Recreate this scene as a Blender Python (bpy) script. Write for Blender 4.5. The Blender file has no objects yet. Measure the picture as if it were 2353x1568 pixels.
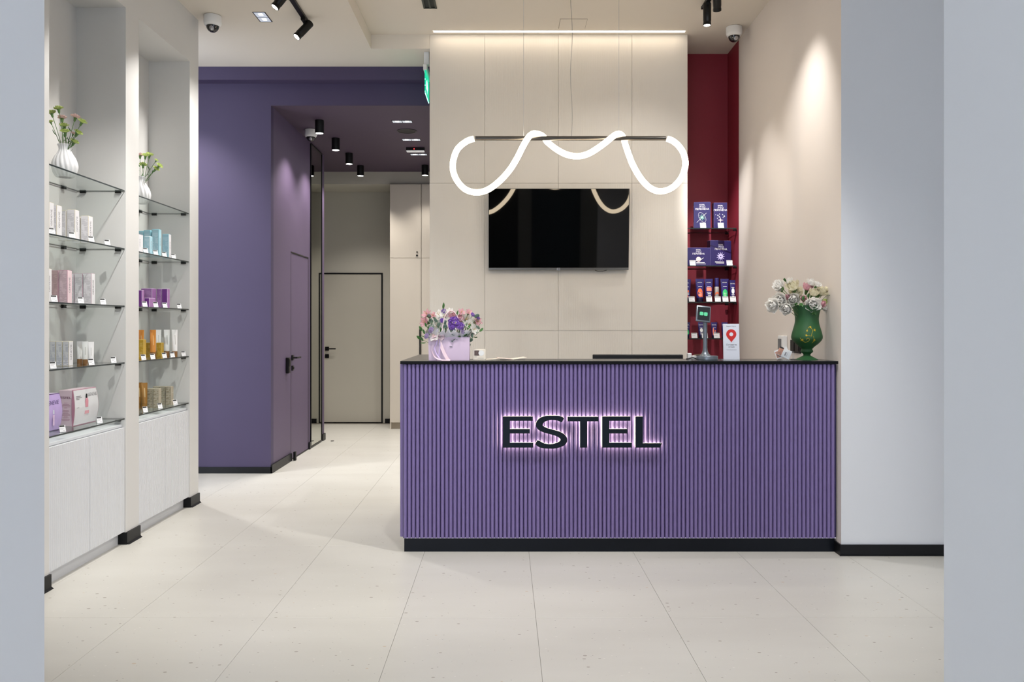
import bpy, bmesh, math, random
from mathutils import Vector, Matrix, Euler
random.seed(7)
PI = math.pi
SC = bpy.context.scene
COL = SC.collection

# ------------------------------------------------------------------ camera
F, CX, CY, CZ = 1890.0, 1160.0, 748.0, 1.31      # focal length in px, vanishing point, eye height
cam_d = bpy.data.cameras.new('camera'); cam = bpy.data.objects.new('camera', cam_d); COL.objects.link(cam)
cam.location = (0, 0, CZ); cam.rotation_euler = (PI/2, 0, 0)
cam_d.sensor_width = 36; cam_d.lens = F/2353*36
cam_d.shift_x = (1176.5-CX)/2353; cam_d.shift_y = -(784-CY)/2353
cam_d.clip_start = .05
SC.camera = cam
# ------------------------------------------------------------------ world and exposure
w = bpy.data.worlds.new('world'); SC.world = w; w.use_nodes = True
bg = w.node_tree.nodes['Background']
bg.inputs[0].default_value = (.79, .88, 1.0, 1); bg.inputs[1].default_value = 4.2
vs = SC.view_settings
vs.view_transform = 'Standard'; vs.look = 'None'; vs.exposure = 0.23; vs.gamma = 1.0; vs.use_curve_mapping = False
cy = SC.cycles
cy.max_bounces = 5; cy.diffuse_bounces = 3; cy.glossy_bounces = 3; cy.transmission_bounces = 2; cy.transparent_max_bounces = 10
cy.caustics_reflective = False; cy.caustics_refractive = False
WARM = (1.0, .90, .78); NEUT = (1.0, .97, .93)

# ------------------------------------------------------------------ materials
def lin(c):
    c = c/255
    return c/12.92 if c <= .04045 else ((c+.055)/1.055)**2.4
def rgb(t): return (lin(t[0]), lin(t[1]), lin(t[2]), 1)
MATS = {}
def mat(name, c, rough=.5, metal=0, var=.03, scale=18, bump=0, bscale=80, spec=.5, emit=0, ecol=None, trans=0):
    if name in MATS: return MATS[name]
    m = bpy.data.materials.new(name); m.use_nodes = True; MATS[name] = m
    nt = m.node_tree; b = nt.nodes['Principled BSDF']
    b.inputs['Base Color'].default_value = rgb(c)
    b.inputs['Roughness'].default_value = rough; b.inputs['Metallic'].default_value = metal
    b.inputs['Specular IOR Level'].default_value = spec
    if trans: b.inputs['Transmission Weight'].default_value = trans
    if emit:
        b.inputs['Emission Color'].default_value = rgb(ecol or c); b.inputs['Emission Strength'].default_value = emit
    tc = nt.nodes.new('ShaderNodeTexCoord')
    if var:
        n = nt.nodes.new('ShaderNodeTexNoise'); n.inputs['Scale'].default_value = scale; n.inputs['Detail'].default_value = 1
        nt.links.new(tc.outputs['Object'], n.inputs['Vector'])
        mx = nt.nodes.new('ShaderNodeMix'); mx.data_type = 'RGBA'
        a = rgb(c); mx.inputs[6].default_value = tuple(v*(1-var) for v in a[:3])+(1,)
        mx.inputs[7].default_value = tuple(min(1, v*(1+var)) for v in a[:3])+(1,)
        nt.links.new(n.outputs['Fac'], mx.inputs[0]); nt.links.new(mx.outputs[2], b.inputs['Base Color'])
    if bump:
        n2 = nt.nodes.new('ShaderNodeTexNoise'); n2.inputs['Scale'].default_value = bscale
        nt.links.new(tc.outputs['Object'], n2.inputs['Vector'])
        bp = nt.nodes.new('ShaderNodeBump'); bp.inputs['Strength'].default_value = bump; bp.inputs['Distance'].default_value = .002
        nt.links.new(n2.outputs['Fac'], bp.inputs['Height']); nt.links.new(bp.outputs[0], b.inputs['Normal'])
    return m
def emis(name, c, s):
    if name in MATS: return MATS[name]
    m = bpy.data.materials.new(name); m.use_nodes = True; MATS[name] = m
    nt = m.node_tree; nt.nodes.remove(nt.nodes['Principled BSDF'])
    e = nt.nodes.new('ShaderNodeEmission'); e.inputs[0].default_value = (c[0], c[1], c[2], 1); e.inputs[1].default_value = s
    nt.links.new(e.outputs[0], nt.nodes['Material Output'].inputs[0])
    return m
def glass_mat(name, tint, rough=.0):
    if name in MATS: return MATS[name]
    m = bpy.data.materials.new(name); m.use_nodes = True; MATS[name] = m
    nt = m.node_tree; nt.nodes.remove(nt.nodes['Principled BSDF'])
    t = nt.nodes.new('ShaderNodeBsdfTransparent'); t.inputs[0].default_value = tint
    g = nt.nodes.new('ShaderNodeBsdfGlossy'); g.inputs['Roughness'].default_value = rough; g.inputs[0].default_value = (1, 1, 1, 1)
    fr = nt.nodes.new('ShaderNodeFresnel'); fr.inputs[0].default_value = 1.45
    mx = nt.nodes.new('ShaderNodeMixShader')
    ge = nt.nodes.new('ShaderNodeNewGeometry'); sb_ = nt.nodes.new('ShaderNodeMath'); sb_.operation = 'SUBTRACT'; sb_.inputs[0].default_value = 1.0
    nt.links.new(ge.outputs['Backfacing'], sb_.inputs[1]); mu = nt.nodes.new('ShaderNodeMath'); mu.operation = 'MULTIPLY'
    nt.links.new(fr.outputs[0], mu.inputs[0]); nt.links.new(sb_.outputs[0], mu.inputs[1])   # reflect once, on the way in
    nt.links.new(mu.outputs[0], mx.inputs[0]); nt.links.new(t.outputs[0], mx.inputs[1]); nt.links.new(g.outputs[0], mx.inputs[2])
    nt.links.new(mx.outputs[0], nt.nodes['Material Output'].inputs[0])
    return m
def print_mat(name, base, ink, rows=30, amount=.5):
    """paper with blocks of tiny illegible print lines"""
    if name in MATS: return MATS[name]
    m = mat(name, base, .45, var=0)
    nt = m.node_tree; b = nt.nodes['Principled BSDF']
    tc = nt.nodes.new('ShaderNodeTexCoord'); sp = nt.nodes.new('ShaderNodeSeparateXYZ'); nt.links.new(tc.outputs['Generated'], sp.inputs[0])
    def math_(op, a, bb):
        n = nt.nodes.new('ShaderNodeMath'); n.operation = op
        for i, v in enumerate((a, bb)):
            if isinstance(v, (int, float)): n.inputs[i].default_value = v
            else: nt.links.new(v, n.inputs[i])
        return n.outputs[0]
    zr = math_('MULTIPLY', sp.outputs[2], rows)
    line = math_('GREATER_THAN', math_('FRACT', zr, 0), .5)
    block = nt.nodes.new('ShaderNodeTexNoise'); block.inputs['Scale'].default_value = 1.0
    cb = nt.nodes.new('ShaderNodeCombineXYZ'); nt.links.new(math_('MULTIPLY', math_('FLOOR', zr, 0), .37), cb.inputs[2])
    nt.links.new(math_('MULTIPLY', sp.outputs[0], 1.2), cb.inputs[0]); nt.links.new(cb.outputs[0], block.inputs['Vector'])
    blk = math_('GREATER_THAN', block.outputs['Fac'], .47)
    inx = math_('MULTIPLY', math_('GREATER_THAN', sp.outputs[0], .1), math_('LESS_THAN', sp.outputs[0], .9))
    inz = math_('MULTIPLY', math_('GREATER_THAN', sp.outputs[2], .05), math_('LESS_THAN', sp.outputs[2], .88))
    f = math_('MULTIPLY', math_('MULTIPLY', math_('MULTIPLY', line, blk), math_('MULTIPLY', inx, inz)), amount)
    mx = nt.nodes.new('ShaderNodeMix'); mx.data_type = 'RGBA'
    mx.inputs[6].default_value = rgb(base); mx.inputs[7].default_value = rgb(ink)
    nt.links.new(f, mx.inputs[0]); nt.links.new(mx.outputs[2], b.inputs['Base Color'])
    return m

# ------------------------------------------------------------------ mesh helpers
class MB:
    def __init__(s): s.v = []; s.f = []; s.m = []
    def add(s, vs_, fs_, mi=0):
        o = len(s.v); s.v += [tuple(v) for v in vs_]; s.f += [tuple(i+o for i in f) for f in fs_]; s.m += [mi]*len(fs_); return s
    def box(s, x0, x1, y0, y1, z0, z1, mi=0):
        return s.add([(x0,y0,z0),(x1,y0,z0),(x1,y1,z0),(x0,y1,z0),(x0,y0,z1),(x1,y0,z1),(x1,y1,z1),(x0,y1,z1)],
                     [(0,3,2,1),(4,5,6,7),(0,1,5,4),(1,2,6,5),(2,3,7,6),(3,0,4,7)], mi)
    def bbox(s, x0, x1, y0, y1, z0, z1, b=.002, mi=0, bm_mi=None, seg=1, face_mi=None):
        bm = bmesh.new(); bmesh.ops.create_cube(bm, size=1)
        for v in bm.verts: v.co = ((x0+x1)/2+v.co.x*(x1-x0), (y0+y1)/2+v.co.y*(y1-y0), (z0+z1)/2+v.co.z*(z1-z0))
        for f in bm.faces: f.material_index = 0
        bmesh.ops.bevel(bm, geom=list(bm.edges), offset=b, segments=seg, profile=.5, affect='EDGES', material=1)
        bm.normal_update()
        o = len(s.v)
        for v in bm.verts: s.v.append(tuple(v.co))
        for f in bm.faces:
            s.f.append(tuple(v.index+o for v in f.verts))
            k = mi
            if f.material_index == 1: k = bm_mi if bm_mi is not None else mi
            elif face_mi:
                n = f.normal; ax = max(range(3), key=lambda i: abs(n[i])); k = face_mi.get(('-' if n[ax] < 0 else '+')+'xyz'[ax], mi)
            s.m.append(k)
        bm.free(); return s
    def prism(s, poly, axis, a0, a1, mi=0):
        """poly = 2D points; axis = 'x','y','z' extrusion from a0 to a1"""
        n = len(poly)
        def P3(p, a):
            return {'x': (a, p[0], p[1]), 'y': (p[0], a, p[1]), 'z': (p[0], p[1], a)}[axis]
        vs_ = [P3(p, a0) for p in poly]+[P3(p, a1) for p in poly]
        fs_ = [tuple(range(n))[::-1], tuple(range(n, 2*n))]+[(i, (i+1) % n, n+(i+1) % n, n+i) for i in range(n)]
        return s.add(vs_, fs_, mi)
    def lathe(s, prof, n=24, mi=0, c=(0,0,0), flute=0, nfl=0, twist=0, cap=True):
        vs_ = []; fs_ = []
        for k, (r, z) in enumerate(prof):
            for i in range(n):
                a = 2*PI*i/n; rr = r*(1+flute*math.cos(nfl*(a+twist*z))) if flute else r
                vs_.append((c[0]+rr*math.cos(a), c[1]+rr*math.sin(a), c[2]+z))
        for k in range(len(prof)-1):
            for i in range(n):
                j = (i+1) % n; fs_.append((k*n+i, k*n+j, (k+1)*n+j, (k+1)*n+i))
        if cap:
            if prof[0][0] > 1e-5: fs_.append(tuple(range(n))[::-1])
            if prof[-1][0] > 1e-5: fs_.append(tuple((len(prof)-1)*n+i for i in range(n)))
        return s.add(vs_, fs_, mi)
    def tube(s, pts, r, n=6, mi=0, r1=None, cap=True):
        pts = [Vector(p) for p in pts]; vs_ = []; fs_ = []
        t = (pts[1]-pts[0]).normalized()
        u = t.orthogonal().normalized()
        for k, p in enumerate(pts):
            t2 = (pts[min(k+1, len(pts)-1)]-pts[max(k-1, 0)]).normalized()
            u = (u-t2*u.dot(t2)).normalized(); v = t2.cross(u)
            rr = r if r1 is None else r+(r1-r)*k/(len(pts)-1)
            for i in range(n):
                a = 2*PI*i/n; vs_.append(p+u*(rr*math.cos(a))+v*(rr*math.sin(a)))
        for k in range(len(pts)-1):
            for i in range(n):
                j = (i+1) % n; fs_.append((k*n+i, k*n+j, (k+1)*n+j, (k+1)*n+i))
        if cap: fs_ += [tuple(range(n))[::-1], tuple((len(pts)-1)*n+i for i in range(n))]
        return s.add(vs_, fs_, mi)
    def ribbon(s, pts, wv, mi=0):
        """flat strip of width vector wv, swept along pts"""
        pts = [Vector(p) for p in pts]; vs_ = []; fs_ = []
        for k, p in enumerate(pts):
            wk = Vector(wv[k]) if isinstance(wv, list) else Vector(wv)
            vs_ += [p-wk/2, p+wk/2]
        for k in range(len(pts)-1): fs_.append((2*k, 2*k+1, 2*k+3, 2*k+2))
        return s.add(vs_, fs_, mi)
    def mesh(s, name, mats, smooth=False):
        me = bpy.data.meshes.new(name); me.from_pydata(s.v, [], s.f)
        for m in (mats if isinstance(mats, (list, tuple)) else [mats]): me.materials.append(m)
        for p, mi in zip(me.polygons, s.m): p.material_index = mi
        if smooth:
            for p in me.polygons: p.use_smooth = True
            if smooth != 'all':
                bm = bmesh.new(); bm.from_mesh(me); bm.normal_update()
                for e in bm.edges:
                    if len(e.link_faces) == 2 and e.calc_face_angle(0) > .7: e.smooth = False
                bm.to_mesh(me); bm.free()
        me.update(); return me
    def build(s, name, mats, parent=None, smooth=False, loc=None, rot=None):
        return link(name, s.mesh(name, mats, smooth), parent, loc, rot)
def link(name, me, parent=None, loc=None, rot=None):
    o = bpy.data.objects.new(name, me); COL.objects.link(o)
    if parent: o.parent = parent
    if loc is not None: o.location = loc
    if rot is not None: o.rotation_euler = rot
    return o
def tag(o, label, cat, group=None):
    o['label'] = label; o['category'] = cat
    if group: o['group'] = group
    return o
def thing(name, label, cat, loc=(0,0,0), rotz=0, group=None):
    o = bpy.data.objects.new(name, None); COL.objects.link(o); o.empty_display_size = .05
    o.location = loc; o.rotation_euler = (0, 0, rotz)
    return tag(o, label, cat, group)
def struct(o, label=None):
    o['kind'] = 'structure'
    if label: o['label'] = label
    return o
def spot(name, loc, target, power, angle, blend=.5, col=WARM, radius=.04, parent=None):
    d = bpy.data.lights.new(name, 'SPOT'); d.energy = power; d.spot_size = math.radians(angle); d.spot_blend = blend
    d.color = col; d.shadow_soft_size = radius
    o = bpy.data.objects.new(name, d); COL.objects.link(o); o.location = loc
    o.rotation_euler = (Vector(target)-Vector(loc)).to_track_quat('-Z', 'Y').to_euler()
    return o
def smoothpts(pts, n=6):
    """Catmull-Rom through pts"""
    pts = [Vector(p) for p in pts]; out = []
    for i in range(len(pts)-1):
        p0, p1, p2, p3 = pts[max(i-1, 0)], pts[i], pts[i+1], pts[min(i+2, len(pts)-1)]
        for k in range(n):
            t = k/n
            out.append(.5*((2*p1)+(p2-p0)*t+(2*p0-5*p1+4*p2-p3)*t*t+(3*p1-p0-3*p2+p3)*t**3))
    return out+[pts[-1]]
TXT = {}
def text_mesh(s, size, m):
    k = (s, round(size, 5), m.name)
    if k in TXT: return TXT[k]
    cu = bpy.data.curves.new('t', 'FONT'); cu.body = s; cu.size = size; cu.align_x = 'CENTER'; cu.align_y = 'CENTER'; cu.resolution_u = 2
    o = bpy.data.objects.new('t', cu); COL.objects.link(o); bpy.context.view_layer.update()
    me = bpy.data.meshes.new_from_object(o.evaluated_get(bpy.context.evaluated_depsgraph_get()))
    bpy.data.objects.remove(o); bpy.data.curves.remove(cu)
    me.materials.clear(); me.materials.append(m); TXT[k] = me
    return me

# ------------------------------------------------------------------ palette
M_wall = mat('wall_paint_white', (220, 219, 217), .75, var=.012, scale=3)
M_cool = mat('wall_paint_pale_grey', (226, 228, 233), .7, var=.012, scale=2)
M_beige = mat('wall_paint_beige', (228, 219, 212), .75, var=.012, scale=3)
M_ceil = mat('ceiling_paint', (226, 218, 206), .85, var=.01, scale=3)
M_hall = mat('hall_paint_greige', (196, 193, 182), .75, var=.02, scale=3)
M_purple = mat('wall_paint_purple', (69, 59, 90), .62, var=.03, scale=4)
M_purple2 = mat('wall_paint_mauve', (92, 78, 105), .55, var=.03, scale=4)
M_pceil = mat('ceiling_paint_plum', (76, 61, 80), .6, var=.03, scale=4)
M_red = mat('wall_paint_crimson', (138, 36, 54), .55, var=.03, scale=5)
M_black = mat('black_plastic', (16, 17, 19), .42, var=.05, spec=.25)
M_base = mat('black_skirting', (17, 18, 21), .4, var=.06, spec=.25)
M_blackm = mat('black_metal', (11, 11, 12), .4, var=.05, spec=.3)
M_white = mat('white_plastic', (236, 236, 236), .35, var=.01)
M_cup = mat('cupboard_laminate', (206, 198, 186), .5, var=.02, scale=4)
M_rib = mat('purple_rib_lacquer', (124, 109, 160), .38, var=.03, scale=30)
M_ribback = mat('purple_backing_shade', (44, 34, 86), .6, var=.04)  # darkened so the shadow between the ribs sits in the colour
M_top = mat('dark_worktop', (40, 42, 46), .24, var=.06, scale=60, spec=.5)
M_topedge = mat('worktop_edge', (12, 13, 16), .5, var=.05, spec=.15)
M_plinth = mat('blue_black_plinth', (17, 22, 31), .4, var=.15, scale=9, spec=.2)
M_dark = mat('charcoal_letter', (22, 30, 40), .5, var=.04, spec=.15)
M_cab = mat('cabinet_white_lacquer', (222, 224, 228), .5, var=.01)
M_glass = glass_mat('shelf_glass', (.90, .93, .92, 1))
M_glasse = mat('glass_edge_green', (24, 40, 40), .15, var=.2, scale=14)
M_acryl = glass_mat('clear_acrylic', (.95, .96, .97, 1))
M_mirror = mat('mirror_silver', (205, 207, 198), .02, 1.0, var=0)
M_tile = None

# ------------------------------------------------------------------ floor
def floor_material():
    m = mat('floor_stone_tile', (212, 205, 195), .34, var=0)
    nt = m.node_tree; b = nt.nodes['Principled BSDF']
    tc = nt.nodes.new('ShaderNodeNewGeometry')
    n1 = nt.nodes.new('ShaderNodeTexNoise'); n1.inputs['Scale'].default_value = 1.6; n1.inputs['Detail'].default_value = 6
    mp = nt.nodes.new('ShaderNodeMapping'); mp.inputs['Scale'].default_value = (.7, 2.2, 1)
    nt.links.new(tc.outputs['Position'], mp.inputs[0]); nt.links.new(mp.outputs[0], n1.inputs['Vector'])
    mx = nt.nodes.new('ShaderNodeMix'); mx.data_type = 'RGBA'
    mx.inputs[6].default_value = rgb((203, 200, 192)); mx.inputs[7].default_value = rgb((220, 218, 211))
    nt.links.new(n1.outputs['Fac'], mx.inputs[0])
    last = mx.outputs[2]
    for sc_, thr, colr, a in ((26, .085, (140, 128, 116), .75), (52, .06, (112, 106, 102), .8), (38, .07, (236, 232, 226), .7), (14, .05, (196, 170, 136), .6)):
        vo = nt.nodes.new('ShaderNodeTexVoronoi'); vo.inputs['Scale'].default_value = sc_; vo.inputs['Randomness'].default_value = 1
        mp2 = nt.nodes.new('ShaderNodeMapping'); mp2.inputs['Scale'].default_value = (.6, 1.0, 1); mp2.inputs['Location'].default_value = (sc_, 3, .4)
        nt.links.new(tc.outputs['Position'], mp2.inputs[0]); nt.links.new(mp2.outputs[0], vo.inputs['Vector'])
        # keep only some cells, as small flecks
        sx = nt.nodes.new('ShaderNodeSeparateColor'); nt.links.new(vo.outputs['Color'], sx.inputs[0])
        g = nt.nodes.new('ShaderNodeMath'); g.operation = 'MULTIPLY'; g.inputs[1].default_value = thr*1.6; nt.links.new(sx.outputs[0], g.inputs[0])
        lt = nt.nodes.new('ShaderNodeMath'); lt.operation = 'LESS_THAN'; nt.links.new(vo.outputs['Distance'], lt.inputs[0]); nt.links.new(g.outputs[0], lt.inputs[1])
        gt = nt.nodes.new('ShaderNodeMath'); gt.operation = 'GREATER_THAN'; gt.inputs[1].default_value = .3; nt.links.new(sx.outputs[1], gt.inputs[0])
        fm = nt.nodes.new('ShaderNodeMath'); fm.operation = 'MULTIPLY'; nt.links.new(lt.outputs[0], fm.inputs[0]); nt.links.new(gt.outputs[0], fm.inputs[1])
        fa = nt.nodes.new('ShaderNodeMath'); fa.operation = 'MULTIPLY'; fa.inputs[1].default_value = a; nt.links.new(fm.outputs[0], fa.inputs[0])
        m2 = nt.nodes.new('ShaderNodeMix'); m2.data_type = 'RGBA'; m2.inputs[7].default_value = rgb(colr)
        nt.links.new(fa.outputs[0], m2.inputs[0]); nt.links.new(last, m2.inputs[6]); last = m2.outputs[2]
    nt.links.new(last, b.inputs['Base Color'])
    return m
M_tile = floor_material()
M_grout = mat('floor_grout', (150, 143, 134), .9, var=.1)
floor = struct(MB().box(-3.6, 3.7, -2.5, 11.2, -.12, -.004).build('floor', M_grout))
tw, tl = .602, 1.2
x_joint = (870-CX)*CZ/(1568-CY); y_joint = F*CZ/(1420-CY)
tile_me = MB().bbox(.0006, tw-.0006, .0006, tl-.0006, -.004, 0, .0006).mesh('tile', M_tile)
for i in range(-5, 6):
    for j in range(-5, 8):
        x0 = x_joint+i*tw; y0 = y_joint+j*tl
        if x0 > 3.1 or x0+tw < -3.0 or y0 < -2.5 or y0 > 10: continue
        if x0+tw < -2.3 and y0+tl < 6.0: continue
        if y0 > 7.3 and (x0 > -.5 or x0+tw < -2.6): continue
        link('tile', tile_me, floor, (x0, y0, 0))

# ------------------------------------------------------------------ shell: walls and ceilings
ZL, ZU, ZH = 3.565, 3.68, 3.257       # low ceiling, raised ceiling, hall ceiling
XL, XN = -2.265, -2.56                # face of the shelf wall, back of its niches
N1, N2 = (4.088, 4.915), (5.09, 5.913)
YB = 7.28                             # purple wall face
YT = 6.70                             # tiled feature wall face
TX0, TX1 = -.613, 1.489
ZN = 3.21

wl = MB()
wl.box(XN-.2, XN, -2.4, 6.08, 0, ZL)
for a, b in ((-2.4, N1[0]), (N1[1], N2[0]), (N2[1], 6.08)): wl.box(XN, XL, a, b, 0, ZL)
for a, b in (N1, N2): wl.box(XN, XL, a, b, ZN, ZL)
struct(wl.build('wall_left', M_wall))
for k, (a, b) in enumerate(((3.7, N1[0]), (N1[1], N2[0]), (N2[1], 6.08))):
    m = MB().box(XL-.06, XL+.010, a-(.0 if k == 0 else .004), b+.004, .0, .072)
    m.prism([(XL+.01, 0), (XL+.022, 0), (XL+.01, .010)], 'y', a, b+.004)
    struct(m.build('baseboard_left', M_base))
struct(MB().box(-3.6, -3.4, 6.08, YB, 0, ZL).build('wall_passage', M_wall))
# purple wall with beam, opening to the hall
wb = MB().box(-3.6, -2.07, YB, YB+.08, 0, ZL).box(-2.07, TX0, YB, YB+.08, ZH, ZL)
struct(wb.build('wall_back', M_purple))
struct(MB().box(-3.6, TX0+.0, 7.165, YB, 3.45, ZL).build('trim_beam', M_purple))
struct(MB().box(-3.6, -2.06, YB-.012, YB, 0, .056).build('baseboard_back', M_base))
# hall: purple side wall with door and mirror, ceiling, back
D1 = (7.955, 8.665); MR = (8.745, 9.275); YH = 9.42
ws = MB().box(-2.27, -2.07, YB+.08, D1[0], 0, ZH).box(-2.27, -2.07, D1[0], D1[1], 2.025, ZH).box(-2.27, -2.07, D1[1], YH, 0, ZH)
struct(ws.build('wall_hall', M_purple2))
bh = MB().box(-2.07, -2.055, YB-.012, D1[0]-.005, 0, .075).box(-2.07, -2.055, D1[1]+.01, MR[0]-.02, 0, .075).box(-2.07, -2.055, MR[1]+.03, YH+.012, 0, .075).box(-2.27, -2.055, YH, YH+.014, 0, .075)
struct(bh.build('baseboard_hall', M_base))
struct(MB().box(-2.07, TX0, YB, YB+.08, ZH-.001, ZH+.0).box(-3.4, TX0, YB+.08, 10.42, ZH, ZH+.18).build('ceiling_hall', M_pceil))
struct(MB().box(-3.6, TX0, 10.42, 11.2, 3.10, ZH+.2).build('trim_soffit', M_hall))
struct(MB().box(-3.6, TX0, 11.03, 11.2, 0, 3.10).build('wall_far', M_hall))
struct(MB().box(-3.6, -3.4, YH-.2, 11.03, 0, ZH).build('wall_hall_side', M_hall))
struct(MB().box(-3.4, -2.27, YH-.2, YH-.1, 0, ZH).build('wall_hall_end', M_purple2))
bf = MB().box(-3.4, -2.47, 11.015, 11.03, 0, .058).box(-1.605, -1.46, 11.015, 11.03, 0, .058)
struct(bf.build('baseboard_far', M_base))

# tiled feature wall
def panel_material():
    m = mat('ribbed_stone_panel', (219, 213, 204), .62, var=.03, scale=5)
    nt = m.node_tree; b = nt.nodes['Principled BSDF']
    tc = nt.nodes.new('ShaderNodeNewGeometry')
    wv = nt.nodes.new('ShaderNodeTexWave'); wv.bands_direction = 'X'; wv.inputs['Scale'].default_value = 22; wv.inputs['Distortion'].default_value = .0
    nt.links.new(tc.outputs['Position'], wv.inputs['Vector'])
    n = nt.nodes.new('ShaderNodeTexNoise'); n.inputs['Scale'].default_value = 1.3; n.inputs['Detail'].default_value = 3
    nt.links.new(tc.outputs['Position'], n.inputs['Vector'])
    cr = nt.nodes.new('ShaderNodeMapRange'); cr.inputs[1].default_value = .40; cr.inputs[2].default_value = .62; nt.links.new(n.outputs['Fac'], cr.inputs[0])
    mu = nt.nodes.new('ShaderNodeMath'); mu.operation = 'MULTIPLY'; nt.links.new(wv.outputs['Fac'], mu.inputs[0]); nt.links.new(cr.outputs[0], mu.inputs[1])
    bp = nt.nodes.new('ShaderNodeBump'); bp.inputs['Strength'].default_value = .35; bp.inputs['Distance'].default_value = .002
    nt.links.new(mu.outputs[0], bp.inputs['Height']); nt.links.new(bp.outputs[0], b.inputs['Normal'])
    return m
M_panel = panel_material()
wt = struct(MB().box(TX0, TX1, YT+.012, 11.2, 0, ZU).build('wall_feature', M_wall))
cols = [TX0, -.163, .436, 1.035, TX1]; rows = [0, .067, 1.267, 2.469, ZU]
for i in range(4):
    for j in range(4):
        MB().bbox(cols[i]+.001, cols[i+1]-.001, YT, YT+.0115, rows[j]+.001, rows[j+1]-.001, .0008).build('panel', M_panel, wt)

# red niche, right wall, pale wall beside the counter
XR0, XR1 = 1.914, 1.945               # the right wall runs a touch out of square
def xr(y): return XR0+(XR1-XR0)*(y-4.68)/(7.2-4.68)
struct(MB().box(TX1, 2.2, 7.18, 7.3, 0, ZU).build('wall_niche', M_red))
struct(MB().prism([(xr(6.82), 6.82), (2.3, 6.82), (2.3, 7.18), (xr(7.18), 7.18)], 'z', 0, ZU).build('wall_niche_side', M_red))
struct(MB().prism([(xr(4.68)+.001, 4.681), (2.3, 4.681), (2.3, 6.82), (xr(6.82), 6.82)], 'z', 0, ZU).build('wall_right', M_beige))
struct(MB().prism([(xr(4.68), 4.68), (3.7, 4.68), (3.7, 4.6805), (xr(4.68), 4.6805)], 'z', 0, ZU).build('wall_right_front', M_cool))
struct(MB().box(3.6, 3.7, -2.4, 4.68, 0, ZU).build('wall_right_side', M_cool))
br = MB().prism([(xr(4.68)-.01, 4.668), (3.6, 4.668), (3.6, 4.68), (xr(4.68)-.01, 4.68)], 'z', 0, .063)
br.prism([(xr(4.68)-.01, 4.68), (xr(4.68), 4.68), (xr(4.77), 4.765), (xr(4.77)-.01, 4.765)], 'z', 0, .063)
br.box(xr(4.68)-.014, 3.6, 4.664, 4.668, 0, .006)
struct(br.build('baseboard_right', M_base))

# ceilings
RX0, RY1 = -1.09, 6.70                # raised field: its left edge and back edge
c1 = MB().box(-3.6, RX0, -2.4, 7.3, ZL, ZL+.3).box(RX0, TX0, RY1, 7.3, ZL, ZL+.3)
struct(c1.build('ceiling', M_ceil))
c2 = MB().box(RX0-.0, 3.7, -2.4, 7.3, ZU, ZU+.2)
ceil2 = struct(c2.build('ceiling_raised', M_ceil))
MB().bbox(.4295+.001, .6375, 6.358, 6.56, ZU-.0035, ZU+.001, .001).build('access_hatch', M_ceil, ceil2)
M_line = mat('hatch_gap', (150, 140, 128), .8)
hm = MB()
for (a, b, c, d) in ((.427, .640, 6.354, 6.358), (.427, .640, 6.56, 6.564), (.427, .4305, 6.354, 6.564), (.6375, .640, 6.354, 6.564)): hm.box(a, b, c, d, ZU-.0012, ZU+.001)
hm.build('hatch_frame', M_line, ceil2)

# near piers framing the view: reveals of a thick opening, splayed to catch more light
for nm, x0, x1 in (('wall_near_left', -2.1, (102-CX)*2.30/F), ('wall_near_right', 2.1, (2169-CX)*2.30/F)):
    d_ = -.24 if x0 < 0 else .24
    poly = [(x1, 2.30), (x1+d_, 1.78), (x0, 1.78), (x0, 2.30)]
    struct(MB().prism(poly if x0 > 0 else poly[::-1], 'z', 0, ZL if x0 < 0 else ZU).build(nm, M_cool))

# unseen panels and posts patterned on the television reflection, added to keep it dark
wf = struct(MB().box(-.95, .25, -2.30, -2.26, 0, 2.75).box(1.72, 2.75, -2.30, -2.26, 0, 2.75).build('wall_reflection_screen', mat('dark_reflection_panel', (14, 15, 18), .3, var=.05)))
struct(MB().box(.5, 1.42, -2.30, -2.27, 0, 2.75).build('reflection_panel', mat('blue_reflection_panel', (40, 54, 64), .45, var=.05)), 'unseen dark blue panel added to darken the television reflection')
struct(MB().box(.25, .5, -2.34, -2.2, 0, 2.75).box(1.42, 1.72, -2.34, -2.2, 0, 2.75).box(-.95, 2.75, -2.34, -2.2, 2.75, 2.85).build('trim_reflection_posts', mat('post_greige', (150, 142, 132), .6)))

# ------------------------------------------------------------------ doors, mirror, cupboards in the hall
def lever(parent, p, axis, sgn, m=M_blackm):
    """square rose + lever; wall normal along axis"""
    x, y, z = p
    if axis == 'x':
        MB().bbox(x, x+.012, y-.026, y+.026, z-.026, z+.026, .002).tube([(x+.01, y, z), (x+.05, y, z), (x+.052, y+.02*sgn, z), (x+.05, y+.125*sgn, z)], .009, 8).build('handle', m, parent)
        MB().bbox(x, x+.012, y-.024, y+.024, z-.125, z-.077, .002).tube([(x+.01, y, z-.1), (x+.02, y, z-.1)], .008, 8).build('lock_rose', m, parent)
    else:
        MB().bbox(x-.026, x+.026, y-.012, y, z-.026, z+.026, .002).tube([(x, y-.01, z), (x, y-.05, z), (x+.02*sgn, y-.052, z), (x+.125*sgn, y-.05, z)], .009, 8).build('handle', m, parent)
        MB().bbox(x-.026, x+.026, y-.012, y, z-.125, z-.073, .002).tube([(x, y-.01, z-.1), (x, y-.02, z-.1)], .008, 8).build('lock_rose', m, parent)
d1 = bpy.data.objects.new('door_1', None); COL.objects.link(d1); struct(d1); d1.location = (-2.07, D1[0], 0)
d1['label'] = 'narrow flush mauve door with slim black frame in the purple hall wall'
MB().bbox(-.045, -.001, .008, .702, .012, 2.012, .002).build('door_leaf', M_purple2, d1)
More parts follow.
